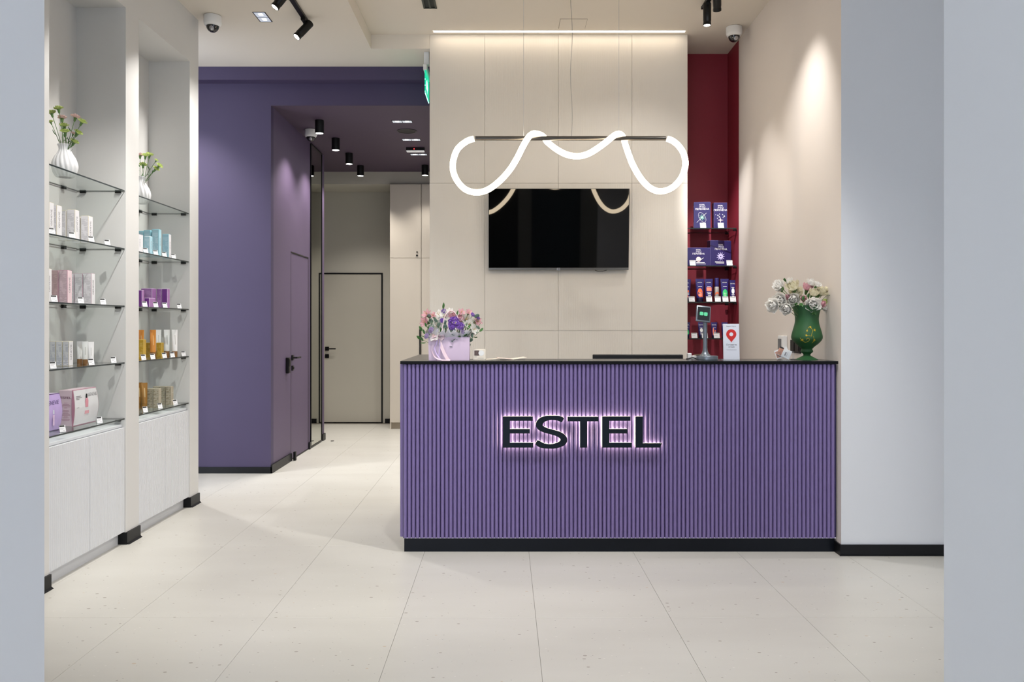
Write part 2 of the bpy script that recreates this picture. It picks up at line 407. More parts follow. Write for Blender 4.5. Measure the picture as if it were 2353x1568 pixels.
fm = MB().box(-.06, .001, .0, .006, 0, 2.02).box(-.06, .001, .704, .71, 0, 2.02).box(-.06, .003, 0, .71, 2.013, 2.025).box(-.06, .0005, .006, .704, 0, .011)
fm.build('door_frame', M_blackm, d1)
lever(d1, (0, .05, .995), 'x', 1)
d2 = bpy.data.objects.new('door_2', None); COL.objects.link(d2); struct(d2); d2.location = (-2.445, 11.03, 0)
d2['label'] = 'greige door in a black frame at the end of the hall'
MB().bbox(.02, .79, -.012, -.001, .012, 1.995, .002).build('door_leaf', mat('door_greige', (188, 184, 172), .6, var=.02, scale=3), d2)
MB().box(0, .02, -.016, 0, 0, 2.015).box(.79, .81, -.016, 0, 0, 2.015).box(.02, .79, -.016, 0, 1.995, 2.015).box(.02, .79, -.006, 0, 0, .010).build('door_frame', M_blackm, d2)
lever(d2, (.065, -.012, .997), 'y', 1)

mr = thing('wall_mirror', 'tall narrow mirror in a thin black frame on the purple hall wall', 'mirror', (-2.07, MR[0], 0))
MB().box(.001, .006, .012, MR[1]-MR[0]-.008, .02, 3.235).build('mirror_glass', M_mirror, mr)
L = MR[1]-MR[0]
MB().box(0, .012, 0, .012, .008, 3.247).box(0, .012, L-.008, L, .008, 3.247).box(0, .012, .012, L-.008, 3.235, 3.247).box(0, .012, .012, L-.008, .008, .02).build('frame', M_blackm, mr)

# tall cupboards: two units side by side, the second half hidden
def cupboard(x0, x1, label, knob, handle):
    c = thing('tall_cupboard', label, 'cupboard', (x0, 10.40, 0), group='beige hall cupboards')
    wd = x1-x0
    MB().box(0, .018, 0, .62, 0, 3.095).box(wd-.018, wd, .0, .62, .08, 3.095).box(.018, wd-.018, .02, .62, 3.07, 3.095).box(.018, wd-.018, .6, .62, .08, 3.07).build('carcass', M_cup, c)
    MB().box(.018, wd, .03, .05, 0, .08).build('toe_kick', mat('toe_beige', (176, 164, 146), .6), c)
    a = MB().bbox(.004, wd-.002, -.02, -.001, .083, 2.158, .0015).build('door', M_cup, c)
    b = MB().bbox(.004, wd-.002, -.02, -.001, 2.162, 3.093, .0015).build('door', M_cup, c)
    if knob:
        MB().tube([(wd-.05, -.02, 2.192), (wd-.05, -.034, 2.192)], .012, 12).build('knob', M_blackm, b)
        MB().tube([(wd-.05, -.02, 2.235), (wd-.05, -.026, 2.235)], .009, 12).build('lock', M_blackm, b)
    if handle:
        MB().bbox(wd-.022, wd-.003, -.034, -.02, .62, 1.262, .002).build('handle', M_blackm, a)
cupboard(-1.453, -1.057, 'beige floor to ceiling cupboard with black lock and pull beside the far door', True, True)
cupboard(-1.055, -.66, 'beige floor to ceiling cupboard tucked behind the tiled feature wall', False, False)

rd = MB().bbox(0, .03, -.03, .03, -.075, .075, .004).bbox(.03, .034, -.022, .022, -.01, .06, .001).build('card_reader', M_blackm, loc=(-2.07, 7.80, .93))
tag(rd, 'small black card reader on the purple wall beside the mauve door', 'card reader')
ds = tag(MB().bbox(-.012, .012, -.02, .02, .0, .085, .003).build('door_stop', M_blackm, loc=(-2.035, D1[0]+.02, 0)), 'black block door stop at the foot of the mauve door', 'door stop')
tag(MB().lathe([(.02, 0), (.02, .004), (.016, .006)], 16).build('floor_plate', mat('dark_steel', (70, 68, 64), .4, .6), loc=(-1.95, 9.30, 0)), 'small dark metal disc set in the hall floor', 'floor plate')

# ------------------------------------------------------------------ ceiling fittings
def dome_camera(loc, r, label, group='white dome security cameras'):
    c = thing('dome_camera', label, 'camera', loc, group=group)
    k = r/.063
    MB().lathe([(.055*k, 0), (.062*k, -.003), (.063*k, -.05*k), (.060*k, -.062*k), (.052*k, -.074*k), (.046*k, -.076*k)][::-1], 32).build('housing', M_white, c, True)
    MB().lathe([(.001, -.121*k), (.018*k, -.117*k), (.032*k, -.107*k), (.042*k, -.092*k), (.045*k, -.074*k)], 28, cap=False).build('dome', mat('smoked_dome', (14, 14, 16), .05, spec=.8), c, 'all')
    l = MB().lathe([(.012*k, .016*k), (.016*k, 0), (.017*k, -.006*k), (.011*k, -.008*k)][::-1], 16).build('lens', mat('lens_silver', (170, 170, 175), .2, .9), c, True, (.006*k, -.033*k, -.098*k), (math.radians(-60), 0, 0))
    return c
dome_camera((-2.128, 5.99, ZL), .063, 'white dome security camera on the ceiling above the display shelves')
dome_camera((1.82, 6.53, ZU), .063, 'white dome security camera on the ceiling beside the crimson niche')
dome_camera((-1.93, 8.18, ZH), .062, 'white dome security camera on the plum hall ceiling')

M_lens = emis('lamp_glow', (1, .97, .92), 14)
M_chrome = mat('reflector_chrome', (225, 228, 232), .12, 1.0, var=0)
def double_downlight(x, y, z, along, label, power, col=NEUT):
    d = thing('recessed_downlight', label, 'downlight', (x, y, z), rotz=0 if along == 'x' else PI/2, group='recessed double downlights')
    MB().box(-.098, .098, -.046, -.040, -.003, .0).box(-.098, .098, .040, .046, -.003, 0).box(-.098, -.092, -.040, .040, -.003, 0).box(.092, .098, -.040, .040, -.003, 0).box(-.003, .003, -.040, .040, -.003, 0).build('frame', M_black, d)
    for s in (-1, 1):
        c = s*.0475
        m = MB(); o = [(c-.0445, -.04), (c+.0445, -.04), (c+.0445, .04), (c-.0445, .04)]; i = [(c-.016, -.014), (c+.016, -.014), (c+.016, .014), (c-.016, .014)]
        m.add([(a, b, -.0025) for a, b in o]+[(a, b, -.0008) for a, b in i], [(q, (q+1) % 4, 4+(q+1) % 4, 4+q) for q in range(4)])
        r = m.build('reflector', mat('reflector_satin', (190, 194, 200), .35, .9, var=0, emit=.55, ecol=(220, 228, 240)), d)
        MB().box(c-.016, c+.016, -.014, .014, -.0015, -.0007).build('lamp', M_lens, r)
    spot('downlight', (x, y, z-.02), (x, y, 0), power, 100, .7, col, .04)
double_downlight(-1.77, 6.01, ZL, 'y', 'recessed twin downlight in the white ceiling beside the track spotlight', 70)
double_downlight(-2.85, 6.72, ZL, 'x', 'recessed twin downlight in the passage ceiling before the purple wall', 110)
double_downlight(-.2, 3.6, ZU, 'x', 'unseen twin downlight added to brighten the floor in front of the counter', 75)  # out-of-view lamp, added to lift the front floor
double_downlight(1.0, 3.6, ZU, 'x', 'unseen twin downlight added to brighten the floor in front of the pale wall', 75)  # second added lamp out of view, also for the front floor
for yy, lab in ((7.85, 'recessed twin downlight in the plum ceiling ahead of the round speaker'), (8.62, 'recessed twin downlight in the plum ceiling between speaker and emergency light'), (9.365, 'recessed twin downlight in the plum ceiling past the emergency light')):
    double_downlight(-.98, yy, ZH, 'x', lab, 46)
def can_light(x, y, lab, p=42):
    c = thing('ceiling_can_light', lab, 'spotlight', (x, y, ZH), group='black cylinder downlights in the hall')
    MB().lathe([(.036, -.118), (.041, -.125), (.042, -.12), (.042, 0)], 28).build('body', M_blackm, c, True)
    MB().lathe([(.001, -.1235), (.034, -.1235), (.034, -.1185)], 24, cap=False).build('lens', M_lens, c)
    spot('can_lamp', (x, y, ZH-.14), (x, y, 0), p*1.25, 112, .75, (1, .94, .86), .02)
for yy, l in ((7.81, 'next to the hall dome camera'), (8.56, 'second along the mauve wall'), (9.30, 'above the tall mirror'), (10.03, 'nearest the greige far door')):
    can_light(-1.76, yy, 'black cylinder downlight on the plum ceiling, '+l)
can_light(-.97, 10.0, 'black cylinder downlight in front of the beige cupboards', 16)

sp = thing('ceiling_speaker', 'round dark speaker grille flush in the plum ceiling', 'speaker', (-.98, 8.23, ZH))
MB().lathe([(.001, -.004), (.085, -.004), (.086, -.002)], 36, cap=False).build('grille', mat('speaker_mesh', (26, 24, 26), .6, bump=.4, bscale=400), sp)
MB().lathe([(.086, -.001), (.086, -.007), (.098, -.006), (.1, 0)], 36, cap=False).build('ring', mat('speaker_ring', (44, 38, 44), .5), sp, True)
em = thing('emergency_light', 'slim black emergency light with white base and red lamp on plum ceiling', 'emergency light', (-.98, 9.02, ZH))
MB().bbox(-.1, .1, -.03, .03, -.032, 0, .003).build('housing', M_black, em)
MB().bbox(-.098, .098, -.028, .028, -.044, -.032, .003).build('diffuser', mat('diffuser_white', (230, 230, 228), .5, emit=.3), em)
MB().lathe([(.001, -.004), (.005, -.003), (.005, .003)], 10).build('indicator', emis('red_led', (1, .03, .03), 6), em, rot=(PI/2, 0, 0), loc=(-.012, -.031, -.018))

# tracks with cylinder spots
def track(x, y0, y1, z, label):
    t = thing('light_track', label, 'track', (x, y0, z), group='black ceiling tracks')
    MB().bbox(-.0175, .0175, 0, y1-y0, -.02, 0, .002).build('rail', M_blackm, t)
    MB().bbox(-.019, .019, y1-y0-.012, y1-y0+.004, -.022, 0, .002).build('end_cap', M_black, t)
track(-1.465, 2.6, 6.10, ZL, 'black lighting track on the low white ceiling by the display shelves')
track(1.476, 2.6, 6.11, ZU, 'black lighting track on the raised ceiling by the crimson niche')
def track_spot(x, y, z, target, label, power, col=NEUT, angle=50, lit=True, blend=.6):
    s = thing('track_spotlight', label, 'spotlight', (x, y, z-.02), group='black track spotlights')
    pivot = Vector((0, 0, -.075)); d = (Vector(target)-(Vector((x, y, z-.02))+pivot)).normalized()
    MB().bbox(-.016, .016, -.035, .035, -.018, 0, .002).tube([(0, 0, -.018), tuple(pivot)], .006, 8).build('arm', M_blackm, s)
    q = d.to_track_quat('-Z', 'Y').to_euler()
    b = MB().lathe([(.001, .075), (.026, .075), (.029, .07), (.029, -.052), (.0275, -.055), (.0275, -.068), (.029, -.071), (.029, -.085), (.024, -.085)][::-1], 28, cap=False).build('body', M_blackm, s, True, pivot, q)
    MB().lathe([(.001, -.0845), (.0245, -.0845)], 24, cap=False).build('lens', M_lens if lit else M_black, b)
    if lit: spot('track_lamp', Vector((x, y, z-.02))+pivot+d*.1, target, power, angle, blend, col, .025)
track_spot(-1.465, 6.0, ZL, (-2.73, 5.25, 1.72), 'black cylinder spotlight at the end of the track by the display shelves', 40, angle=60)
track_spot(-1.465, 5.42, ZL, (-2.6, 5.0, 1.75), 'black cylinder spotlight on the shelf-side track aimed at the glass shelves', 50, angle=60)
track_spot(-1.465, 4.1, ZL, (-2.4, 4.5, 1.6), 'unseen black spotlight added on the shelf-side track to light shelves with gift boxes', 50, angle=60)  # head beyond the view, added as light for the shelves
track_spot(-1.465, 3.4, ZL, (-1.2, 5.4, 0), 'unseen black spotlight added on the shelf-side track to brighten the floor', 110, angle=80)  # added beyond the view to brighten the floor
track_spot(1.476, 6.0, ZU, (1.47, 6.03, 2.0), 'black cylinder spotlight at the end of the track near the crimson niche', 40, angle=70)
track_spot(1.476, 5.72, ZU, (1.86, 7.16, 1.75), 'black cylinder spotlight aimed at the crimson niche', 260, angle=28, blend=1)
track_spot(1.476, 4.9, ZU, (1.92, 5.6, 1.0), 'black cylinder spotlight aimed at the beige wall', 75, angle=75, blend=1)
track_spot(1.476, 5.2, ZU, (.9, 6.7, 1.9), 'unseen black spotlight added near the crimson niche to brighten the feature wall', 22, angle=70)  # added out of view as extra light on the feature wall
track_spot(1.476, 4.3, ZU, (.2, 6.7, 1.4), 'unseen black spotlight added over the counter to brighten the tilted television wall', 20, angle=70)  # another unseen head, added for the television wall
track_spot(1.476, 3.3, ZU, (.4, 4.6, .4), 'unseen black spotlight added to brighten the counter front', 110, angle=80)  # unseen head, added to light the counter and front floor

# linear vent
vt = thing('ceiling_vent', 'black slotted linear air vent in the raised ceiling', 'vent', (-.556, 5.2, ZU))
MB().box(-.045, .045, 0, .935, -.0015, 0).build('backing', M_black, vt)
for a, b in ((-.05, -.036), (-.006, .006), (.036, .05)): MB().box(a, b, 0, .935, -.006, -.001).build('slat', mat('vent_dark_frame', (58, 62, 56), .5), vt)
MB().box(-.05, .05, .925, .94, -.006, 0).build('end_frame', mat('vent_dark_frame', (58, 62, 56), .5), vt)
# linear LED
ls = thing('linear_ceiling_light', 'long slim white light strip set in the ceiling above the feature wall', 'light', (.439, 6.625, ZU))
MB().box(-1.02, 1.02, -.022, -.017, -.002, .0).box(-1.02, 1.02, .017, .022, -.002, 0).build('trim', M_white, ls)
MB().bbox(-1.012, 1.012, -.017, .017, -.004, -.0005, .0015).build('diffuser', emis('strip_glow', (1, .86, .68), 9), ls)

# exit sign seen edge-on
ex = thing('exit_sign', 'green glowing exit sign hung edge-on beside the tiled feature wall', 'sign', (-.655, 6.76, 3.225))
MB().bbox(-.004, .004, 0, .33, 0, .185, .001).build('panel', mat('exit_green_acrylic', (10, 120, 90), .2, emit=.9, ecol=(0, 200, 150)), ex)
MB().bbox(-.016, .016, -.005, .335, .185, .235, .006, seg=2).build('housing', M_white, ex)
MB().bbox(-.012, .03, .02, .05, .235, .34, .002).build('bracket', M_white, ex)
pg = MB()
for k in range(14): pg.lathe([(.001, -.0035), (.0035, 0), (.001, .0035)], 6, c=(0, .004+k*.024, -.001))
for k in range(3): pg.lathe([(.001, -.0035), (.0035, 0), (.001, .0035)], 6, c=(0, -.001, .01+k*.05))
pg.build('edge_lamps', emis('exit_dots', (.35, 1, .85), 5), ex)
ar = MB().prism([(.06, .05), (.14, .05), (.14, .02), (.2, .085), (.14, .15), (.14, .12), (.06, .12)], 'x', .004, .0045).build('arrow', emis('exit_arrow', (.6, 1, .85), 1.5), ex)

# pendant lamp
PY = 5.43; kp = PY/F
def PP(x, y, dy=0): return ((x-CX)*kp, dy, CZ-(y-CY)*kp)
pl = thing('pendant_lamp', 'looping white glow tube pendant wound around a dark metal rod', 'lamp', (0, PY, 0))
MB().tube([PP(1092, 318), PP(1530, 318)], .0145, 20).build('rod', mat('gunmetal_rod', (96, 92, 88), .28, .85), pl, True)
loop = [(1089,319,-.0),(1072,325,0),(1052,342,0),(1042,367,0),(1041,391,0),(1050,415,-.01),(1069,436,-.02),(1094,444,-.03),(1120,439,-.04),(1147,420,-.045),(1171,394,-.05),(1188,367,-.052),(1200,343,-.052),(1212,322,-.048),(1223,310,-.025),(1236,308,.0),(1249,312,.028),(1259,324,.038),(1280,344,.0),(1303,358,-.03),(1329,362,-.04),(1354,355,-.046),(1382,337,-.05),(1402,321,-.048),(1415,311,-.025),(1426,309,.0),(1434,315,.026),(1438,327,.036),(1444.5,350,.02),(1455,379,.01),(1473,411,0),(1494,432,0),(1518,440,0),(1545,431,0),(1566,408,0),(1575,379,0),(1571,354,0),(1560,336,0),(1546,324,0),(1533,319,0)]
MB().tube(smoothpts([PP(*p) for p in loop], 6), .0195, 14).build('light_tube', emis('tube_glow', (1, .82, .58), 13.0), pl, 'all')
for x in (1203, 1422):
    MB().tube([PP(x, 315), ((x-CX)*kp, 0, ZU)], .0014, 6).build('cable', mat('steel_cable', (205, 205, 205), .4, .6), pl)
wp = [PP(1313, 316)]+[((1313-CX)*kp+.006*math.sin(k*1.3)*(1 if k < 9 else 0), 0, 2.56+(ZU-2.56)*k/10) for k in range(1, 11)]
MB().tube(smoothpts(wp, 4), .0016, 6).build('wire', mat('grey_flex', (150, 148, 145), .5), pl)
MB().lathe([(.05, -.03), (.05, 0)], 24, c=(PP(1313, 316)[0], 0, ZU)).build('ceiling_rose', M_white, pl)

# ------------------------------------------------------------------ television
tv = thing('television', 'black flat television tilted forward on the ribbed feature wall', 'television', (.435, 6.628, 2.083)); tv.rotation_euler = (.082, 0, 0)
TWH, THH = .566, .326
MB().bbox(-TWH, TWH, .002, .03, -THH, THH, .003).build('body', M_black, tv)
MB().box(-TWH+.004, TWH-.004, .0, .002, -THH+.02, THH-.003).build('screen', mat('tv_screen', (4, 5, 6), .03, var=0, spec=.5), tv)
MB().box(-TWH, TWH, -.002, .002, THH-.003, THH).box(-TWH, -TWH+.004, -.002, .002, -THH, THH).box(TWH-.004, TWH, -.002, .002, -THH, THH).build('bezel', M_blackm, tv)
MB().bbox(-TWH, TWH, -.004, .002, -THH, -THH+.018, .002).build('bottom_bar', mat('brushed_bar', (120, 118, 114), .3, .9), tv)
MB().bbox(-.014, .014, -.008, .0, -THH-.006, -THH+.018, .002).build('badge', mat('chrome_badge', (200, 200, 204), .2, .9), tv)
MB().box(-.2, .2, .03, .052, -.12, .2).build('bracket', M_black, tv)
MB().tube(smoothpts([(.29, .02, -THH+.005), (.31, .015, -THH-.008), (.34, .012, -THH-.012), (.38, .015, -THH-.006), (.4, .02, -THH+.005)], 5), .002, 6).build('cable', M_black, tv)

# ------------------------------------------------------------------ reception counter
BX0, BX1 = -.582, 1.909
YC = 4.735
ct = thing('reception_counter', 'long reception counter clad in purple vertical ribs on a black plinth', 'counter', (0, YC, 0))
cb = MB().box(BX0-.005, BX1, .008, .335, .083, 1.086).box(BX0-.005, BX0+.3, .335, 1.03, .083, 1.086)
cb.build('body', M_ribback, ct)
MB().box(BX0, BX1-.001, .025, .33, 0, .083).box(BX0, BX0+.29, .33, 1.03, 0, .083).build('plinth', M_plinth, ct)
MB().box(BX0+.3, BX1, .335, .95, .70, .73).build('desk_shelf', M_cab, ct)
MB().box(BX0+.002, BX1-.002, .0, .024, .0835, .0865).build('bottom_light_strip', mat('edge_white', (225, 222, 235), .4, emit=.25), ct)
pitch = .0239; rr = .0111
prof = [(-rr, .008)]+[(rr*math.cos(PI-PI*k/10), 0.008-.0185*math.sin(PI*k/10)-.001) for k in range(1, 10)]+[(rr, .008)]
rib_me = MB().prism(prof, 'z', .087, 1.0855).mesh('rib', M_rib, True)
nr = int((BX1-BX0)/pitch)
for i in range(nr+1):
    x = BX0+.004+rr*.4+i*pitch
    if x+rr < BX1+.003: link('rib', rib_me, ct, (x, 0, 0))
# left end ribs (around the corner)
rib_me2 = MB().prism([(p[1]+BX0-.013, p[0]) for p in prof][::-1], 'z', .087, 1.0855).mesh('rib', M_rib, True)
for i in range(42): link('rib', rib_me2, ct, (0, .02+rr+i*pitch, 0))
wt_ = MB().prism([(BX0-.018, 4.716), (1.911, 4.716), (1.911, 5.04), (BX0+.33, 5.04), (BX0+.33, 5.78), (BX0-.018, 5.78)], 'z', 1.088, 1.105)
wt_.m = [0, 0]+[1]*6
tag(wt_.build('worktop', [M_top, M_topedge]), 'dark thin worktop lying along the purple ribbed counter', 'worktop')

# backlit letters ------------------------------------------------------------
def estel_polys():
    """letter outlines, unit: 380 = cap height; y up"""
    def E(x, t, m_, b): return [(x,0),(x+b,0),(x+b,56),(x+87,56),(x+87,173),(x+m_,173),(x+m_,226),(x+87,226),(x+87,328),(x+t,328),(x+t,380),(x,380)]
    e1 = E(0, 368, 330, 373); e2 = E(1220, 345, 308, 362)
    t = [(948,0),(1035,0),(1035,322),(1175,322),(1175,376),(795,376),(795,322),(948,322)]
    l = [(1630,0),(1930,0),(1950,50),(1718,50),(1718,380),(1630,380)]
    cl = smoothpts([(738,336,0),(690,356,0),(620,364,0),(545,360,0),(480,335,0),(448,290,0),(462,245,0),(520,213,0),(600,190,0),(680,165,0),(735,128,0),(748,85,0),(715,45,0),(640,18,0),(560,13,0),(480,26,0),(412,66,0)], 4)
    Lf, Rt = [], []
    for k, p in enumerate(cl):
        t_ = (cl[min(k+1, len(cl)-1)]-cl[max(k-1, 0)]).normalized(); n = Vector((-t_.y, t_.x, 0))
        wd = 26+16*abs(t_.y)
        if k > len(cl)-3 or k < 2: wd = 29
        Lf.append((p.x+n.x*wd, p.y+n.y*wd)); Rt.append((p.x-n.x*wd, p.y-n.y*wd))
    return [e1, (Lf, Rt), t, e2, l]
def letter_into(mb, L, sx, sy, ox, oz, y0, y1, mi=0, grow=0):
    f = lambda p: (ox+p[0]*sx, oz+p[1]*sy)
    if isinstance(L, tuple):
        A = [f(p) for p in L[0]]; B = [f(p) for p in L[1]]; n = len(A)
        vs_ = []
        for a, b in zip(A, B): vs_ += [(a[0], y0, a[1]), (b[0], y0, b[1]), (a[0], y1, a[1]), (b[0], y1, b[1])]
        fs_ = []
        for k in range(n-1):
            i, j = 4*k, 4*k+4
            fs_ += [(i, i+1, j+1, j), (i+2, j+2, j+3, i+3), (i, j, j+2, i+2), (i+1, i+3, j+3, j+1)]
        fs_ += [(0, 2, 3, 1), (4*n-4, 4*n-3, 4*n-1, 4*n-2)]
        mb.add(vs_, fs_, mi)
    else: mb.prism([f(p) for p in L], 'y', y0, y1, mi)
POLY = estel_polys()
sy_ = 4.697/F
kx = sy_/5.348
sg = thing('illuminated_sign', 'charcoal raised letters with a pink white halo on the ribbed counter', 'sign', ((1155.5-CX)*sy_, 4.697, CZ-(1028.5-CY)*sy_))
for L in POLY:
    m = MB(); letter_into(m, L, kx, kx, 0, 0, -.011, .009); lo = m.build('letter', M_dark, sg)
    m = MB()
    # inset back plate that gives off the halo light
    letter_into(m, L, kx, kx, 0, 0, .0095, .0115); m.build('back_light', emis('halo_glow', (1, .83, .58), 11), lo)
def small_estel(parent, size, m, loc, rot):
    k = size/380; mb = MB()
    for L in POLY: letter_into(mb, L, k, k, -975*k, -190*k, 0, .0003)
    return mb.build('brand_lettering', m, parent, loc=loc, rot=rot)

# ------------------------------------------------------------------ display niches: cabinets and glass shelves
NICHE = {1: (N1, 'niche with the large gift boxes'), 2: (N2, 'niche beside the purple wall')}
SZ = (2.113, 1.766, 1.424, 1.085, .751)        # shelf undersides + .004
ORD = ('topmost', 'second', 'third', 'fourth', 'lowest')
for k, ((a, b), nl) in NICHE.items():
    c = thing('base_cabinet', 'white fluted two door base cabinet in the '+nl, 'cabinet', (XL, a, 0), group='fluted base cabinets')
    W = b-a
    MB().box(-.29, -.026, .003, W-.003, .078, .715).build('carcass', M_cab, c)
    MB().bbox(-.29, -.022, .002, W-.002, .702, .718, .002).build('top_board', M_cab, c)
    MB().box(-.06, -.045, .002, W-.002, 0, .078).build('toe_kick', M_cab, c)
    for s in range(2):
        y0 = s*W/2+.004; y1 = (s+1)*W/2-.002
        nf = 22; pts = []
        for q in range(nf):
            u0 = y0+(y1-y0)*q/nf; du = (y1-y0)/nf
            pts += [(-.0075, u0), (-.0045, u0+du*.2), (-.0045, u0+du*.8)]
        pts += [(-.0075, y1), (-.024, y1), (-.024, y0)]
        MB().prism(pts[::-1], 'z', .078, .699).build('door', M_cab, c)
    for j, z in enumerate(SZ):
        s_ = thing('glass_shelf', ORD[j]+' glass shelf of the '+nl, 'shelf', (XL, a, z), group='glass shelves of the white display wall')
        m = MB(); m.box(-.288, -.006, .002, W-.002, -.004, .004)
        m.m = [0, 0, 1, 1, 1, 1]
        m.build('glass', [M_glass, M_glasse], s_)
        cl = MB().bbox(-.017, .017, -.010, .004, -.014, -.0045, .0015).mesh('clip', M_blackm)
        for cx_ in (-.252, -.042):
            link('clip', cl, s_, (cx_, W-.006, 0)); link('clip', cl, s_, (cx_, .012, 0))
        cl2 = MB().bbox(-.006, .012, -.016, .016, -.014, -.0045, .0015).mesh('clip', M_blackm)
        for cy_ in (.16, W-.16): link('clip', cl2, s_, (-.288, cy_, 0))

# ------------------------------------------------------------------ cartons and tubes on the left shelves
M_ink = mat('ink_grey', (150, 146, 150), .6, var=0)
M_inkpink = mat('ink_plum', (126, 82, 104), .6, var=0)
M_inkw = mat('ink_white', (244, 243, 246), .5, var=0)
def carton_at(name, xc, xs, xrr, top, z, Xf, mats, label, group, spine=None, hh=None):
    k = (CX-xc)/-Xf; Y0 = F/k
    wX = (xc-xs)/k; Y1 = F*-Xf/(CX-xrr); wY = max(Y1-Y0, .02)
    h = hh or (CZ-(top-CY)/k)-z
    t = thing(name, label, 'box', (Xf-wX/2, Y0+wY/2, z), group=group)
    MB().bbox(-wX/2, wX/2, -wY/2, wY/2, 0, h, .0016, 0, 2, face_mi={'-y': 1, '+x': 0}).build('carton', mats, t)
    MB().box(-wX/2+.003, wX/2-.003, -wY/2+.003, wY/2-.003, h-.0002, h+.0006).build('lid_flap', mats[0], t)
    if spine:
        link('spine_lettering', text_mesh(spine[0], spine[1], spine[2]), t, (wX/2+.0004, 0, h*.55), Euler((PI/2, 0, PI/2)).to_matrix().to_4x4().to_euler()).rotation_euler = (Matrix.Rotation(PI/2, 4, 'Z') @ Matrix.Rotation(PI/2, 4, 'X') @ Matrix.Rotation(PI/2, 4, 'Z')).to_euler()
    return t
gold = mat('gold_edge', (206, 194, 160), .4, var=0)
w_main = mat('carton_white', (238, 237, 240), .45, var=.01)
w_side = print_mat('carton_white_print', (226, 224, 228), (150, 146, 152), 34)
GEN = ('GENEVIE', .022, M_ink)
zz = SZ[1]+.004; g = 'tall white cartons on the second shelf'; SH = ' on the second shelf of the niche with the gift boxes'
for (xc, xs, xrr, top, Xf, lab) in (
    (113, 95, 124, 464, -2.33, 'tallest white cosmetic carton first of its row'),
    (130.4, 112, 142.5, 471, -2.33, 'gold edged white carton, second of its row'),
    (152, 133, 161, 484, -2.378, 'white cosmetic carton standing behind the third of the row'),
    (172.3, 153.6, 182, 482, -2.33, 'gold edged white carton, third of its row'),
    (184.7, 166, 194, 498, -2.378, 'white cosmetic carton standing behind the last of the row'),
    (203, 185.7, 213.4, 496, -2.33, 'gold edged white carton, last of its row')):
    carton_at('cosmetic_carton', xc, xs, xrr, top, zz, Xf, [w_main, w_side, gold], lab+' on the second shelf', g, GEN)
zz = SZ[2]+.004; g = 'pink and white cartons on the third shelf'
p_main = mat('carton_pink', (238, 214, 220), .45, var=.01); p_side = print_mat('carton_pink_print', (214, 192, 200), (150, 120, 132), 34)
p_edge = mat('plum_edge', (150, 96, 120), .4, var=0); r_side = print_mat('carton_rose_print', (198, 170, 172), (150, 120, 124), 34)
for (xc, xs, xrr, top, Xf, ms, lab) in (
    (108, 90, 119, 617, -2.33, [w_main, w_side, gold], 'white carton at the end of the row of pink cartons'),
    (133.5, 114, 143, 622, -2.379, [p_main, r_side, p_edge], 'dusty rose carton half hidden behind the pale pink one'),
    (154.7, 135.3, 165.5, 621, -2.33, [p_main, p_side, p_edge], 'pale pink carton with plum edges, front of the row'),
    (170, 152, 179, 629, -2.427, [w_main, w_side, p_edge], 'white carton with plum edges, deepest of three behind each other'),
    (189.8, 171.3, 199, 629, -2.379, [w_main, w_side, p_edge], 'white carton with plum edges, middle of three behind each other'),
    (209.8, 191.5, 218.6, 628, -2.33, [w_main, w_side, p_edge], 'white carton with plum edges, front of three behind each other')):
    carton_at('cosmetic_carton', xc, xs, xrr, top, zz, Xf, ms, lab, g, GEN)
zz = SZ[3]+.004; g = 'small white cartons on the fourth shelf'
b_side = print_mat('carton_blue_print', (222, 222, 226), (140, 146, 172), 26, .6)
for (xc, xs, xrr, Xf, lab) in ((158.5, 143.8, 168, -2.362, 'front'), (143.2, 128.5, 152.5, -2.399, 'middle'), (128, 113.5, 138, -2.436, 'deepest')):
    carton_at('cosmetic_carton', xc, xs, xrr, 783, zz, Xf, [w_main, b_side, gold], 'short white carton with blue grey print beside white tubes, %s of three' % lab, g, GEN, hh=.134)

def cosmetic_tube(name, label, loc, r, h, m_body, m_cap, group, rotz=PI/2, cap_h=.2, flare=1.1, cat='tube'):
    """tube standing on its cap: round at the cap, crimped flat at the top; flat side faces local -y"""
    t = thing(name, label, cat, loc, rotz, group)
    ch = h*cap_h; n = 24; st = 8; m = MB(); vs_ = []; fs_ = []
    for k in range(st+1):
        u = k/st; a = r*(1+(flare-1)*u); b = max(r*(1-u**1.15), .0012); z = ch+(h-ch)*.965*u
        for i in range(n): vs_.append((a*math.cos(2*PI*i/n), b*math.sin(2*PI*i/n), z))
    for i in range(n): vs_.append((r*flare*math.cos(2*PI*i/n), .0011*math.sin(2*PI*i/n), h))
    for k in range(st+1):
        for i in range(n): j = (i+1) % n; fs_.append((k*n+i, k*n+j, (k+1)*n+j, (k+1)*n+i))
    fs_ += [tuple(range(n))[::-1], tuple((st+1)*n+i for i in range(n))]
    m.add(vs_, fs_).build('tube_body', m_body, t, True)
    MB().lathe([(r*.93, 0), (r*.96, .002), (r*.96, ch-.001), (r*.9, ch)], 24).build('cap', m_cap, t, True)
    t['r'] = r; t['h'] = h; t['ch'] = ch; t['fl'] = flare
    return t
def tube_pt(t, x, z, off=.0008):
    r, h, ch, fl = t['r'], t['h'], t['ch'], t['fl']
    u = max(0, min(1, (z-ch)/((h-ch)*.965))); a = r*(1+(fl-1)*u); b = max(r*(1-u**1.15), .0012)
    return (x, -b*math.sqrt(max(0, 1-(x/a)**2))-off, z)
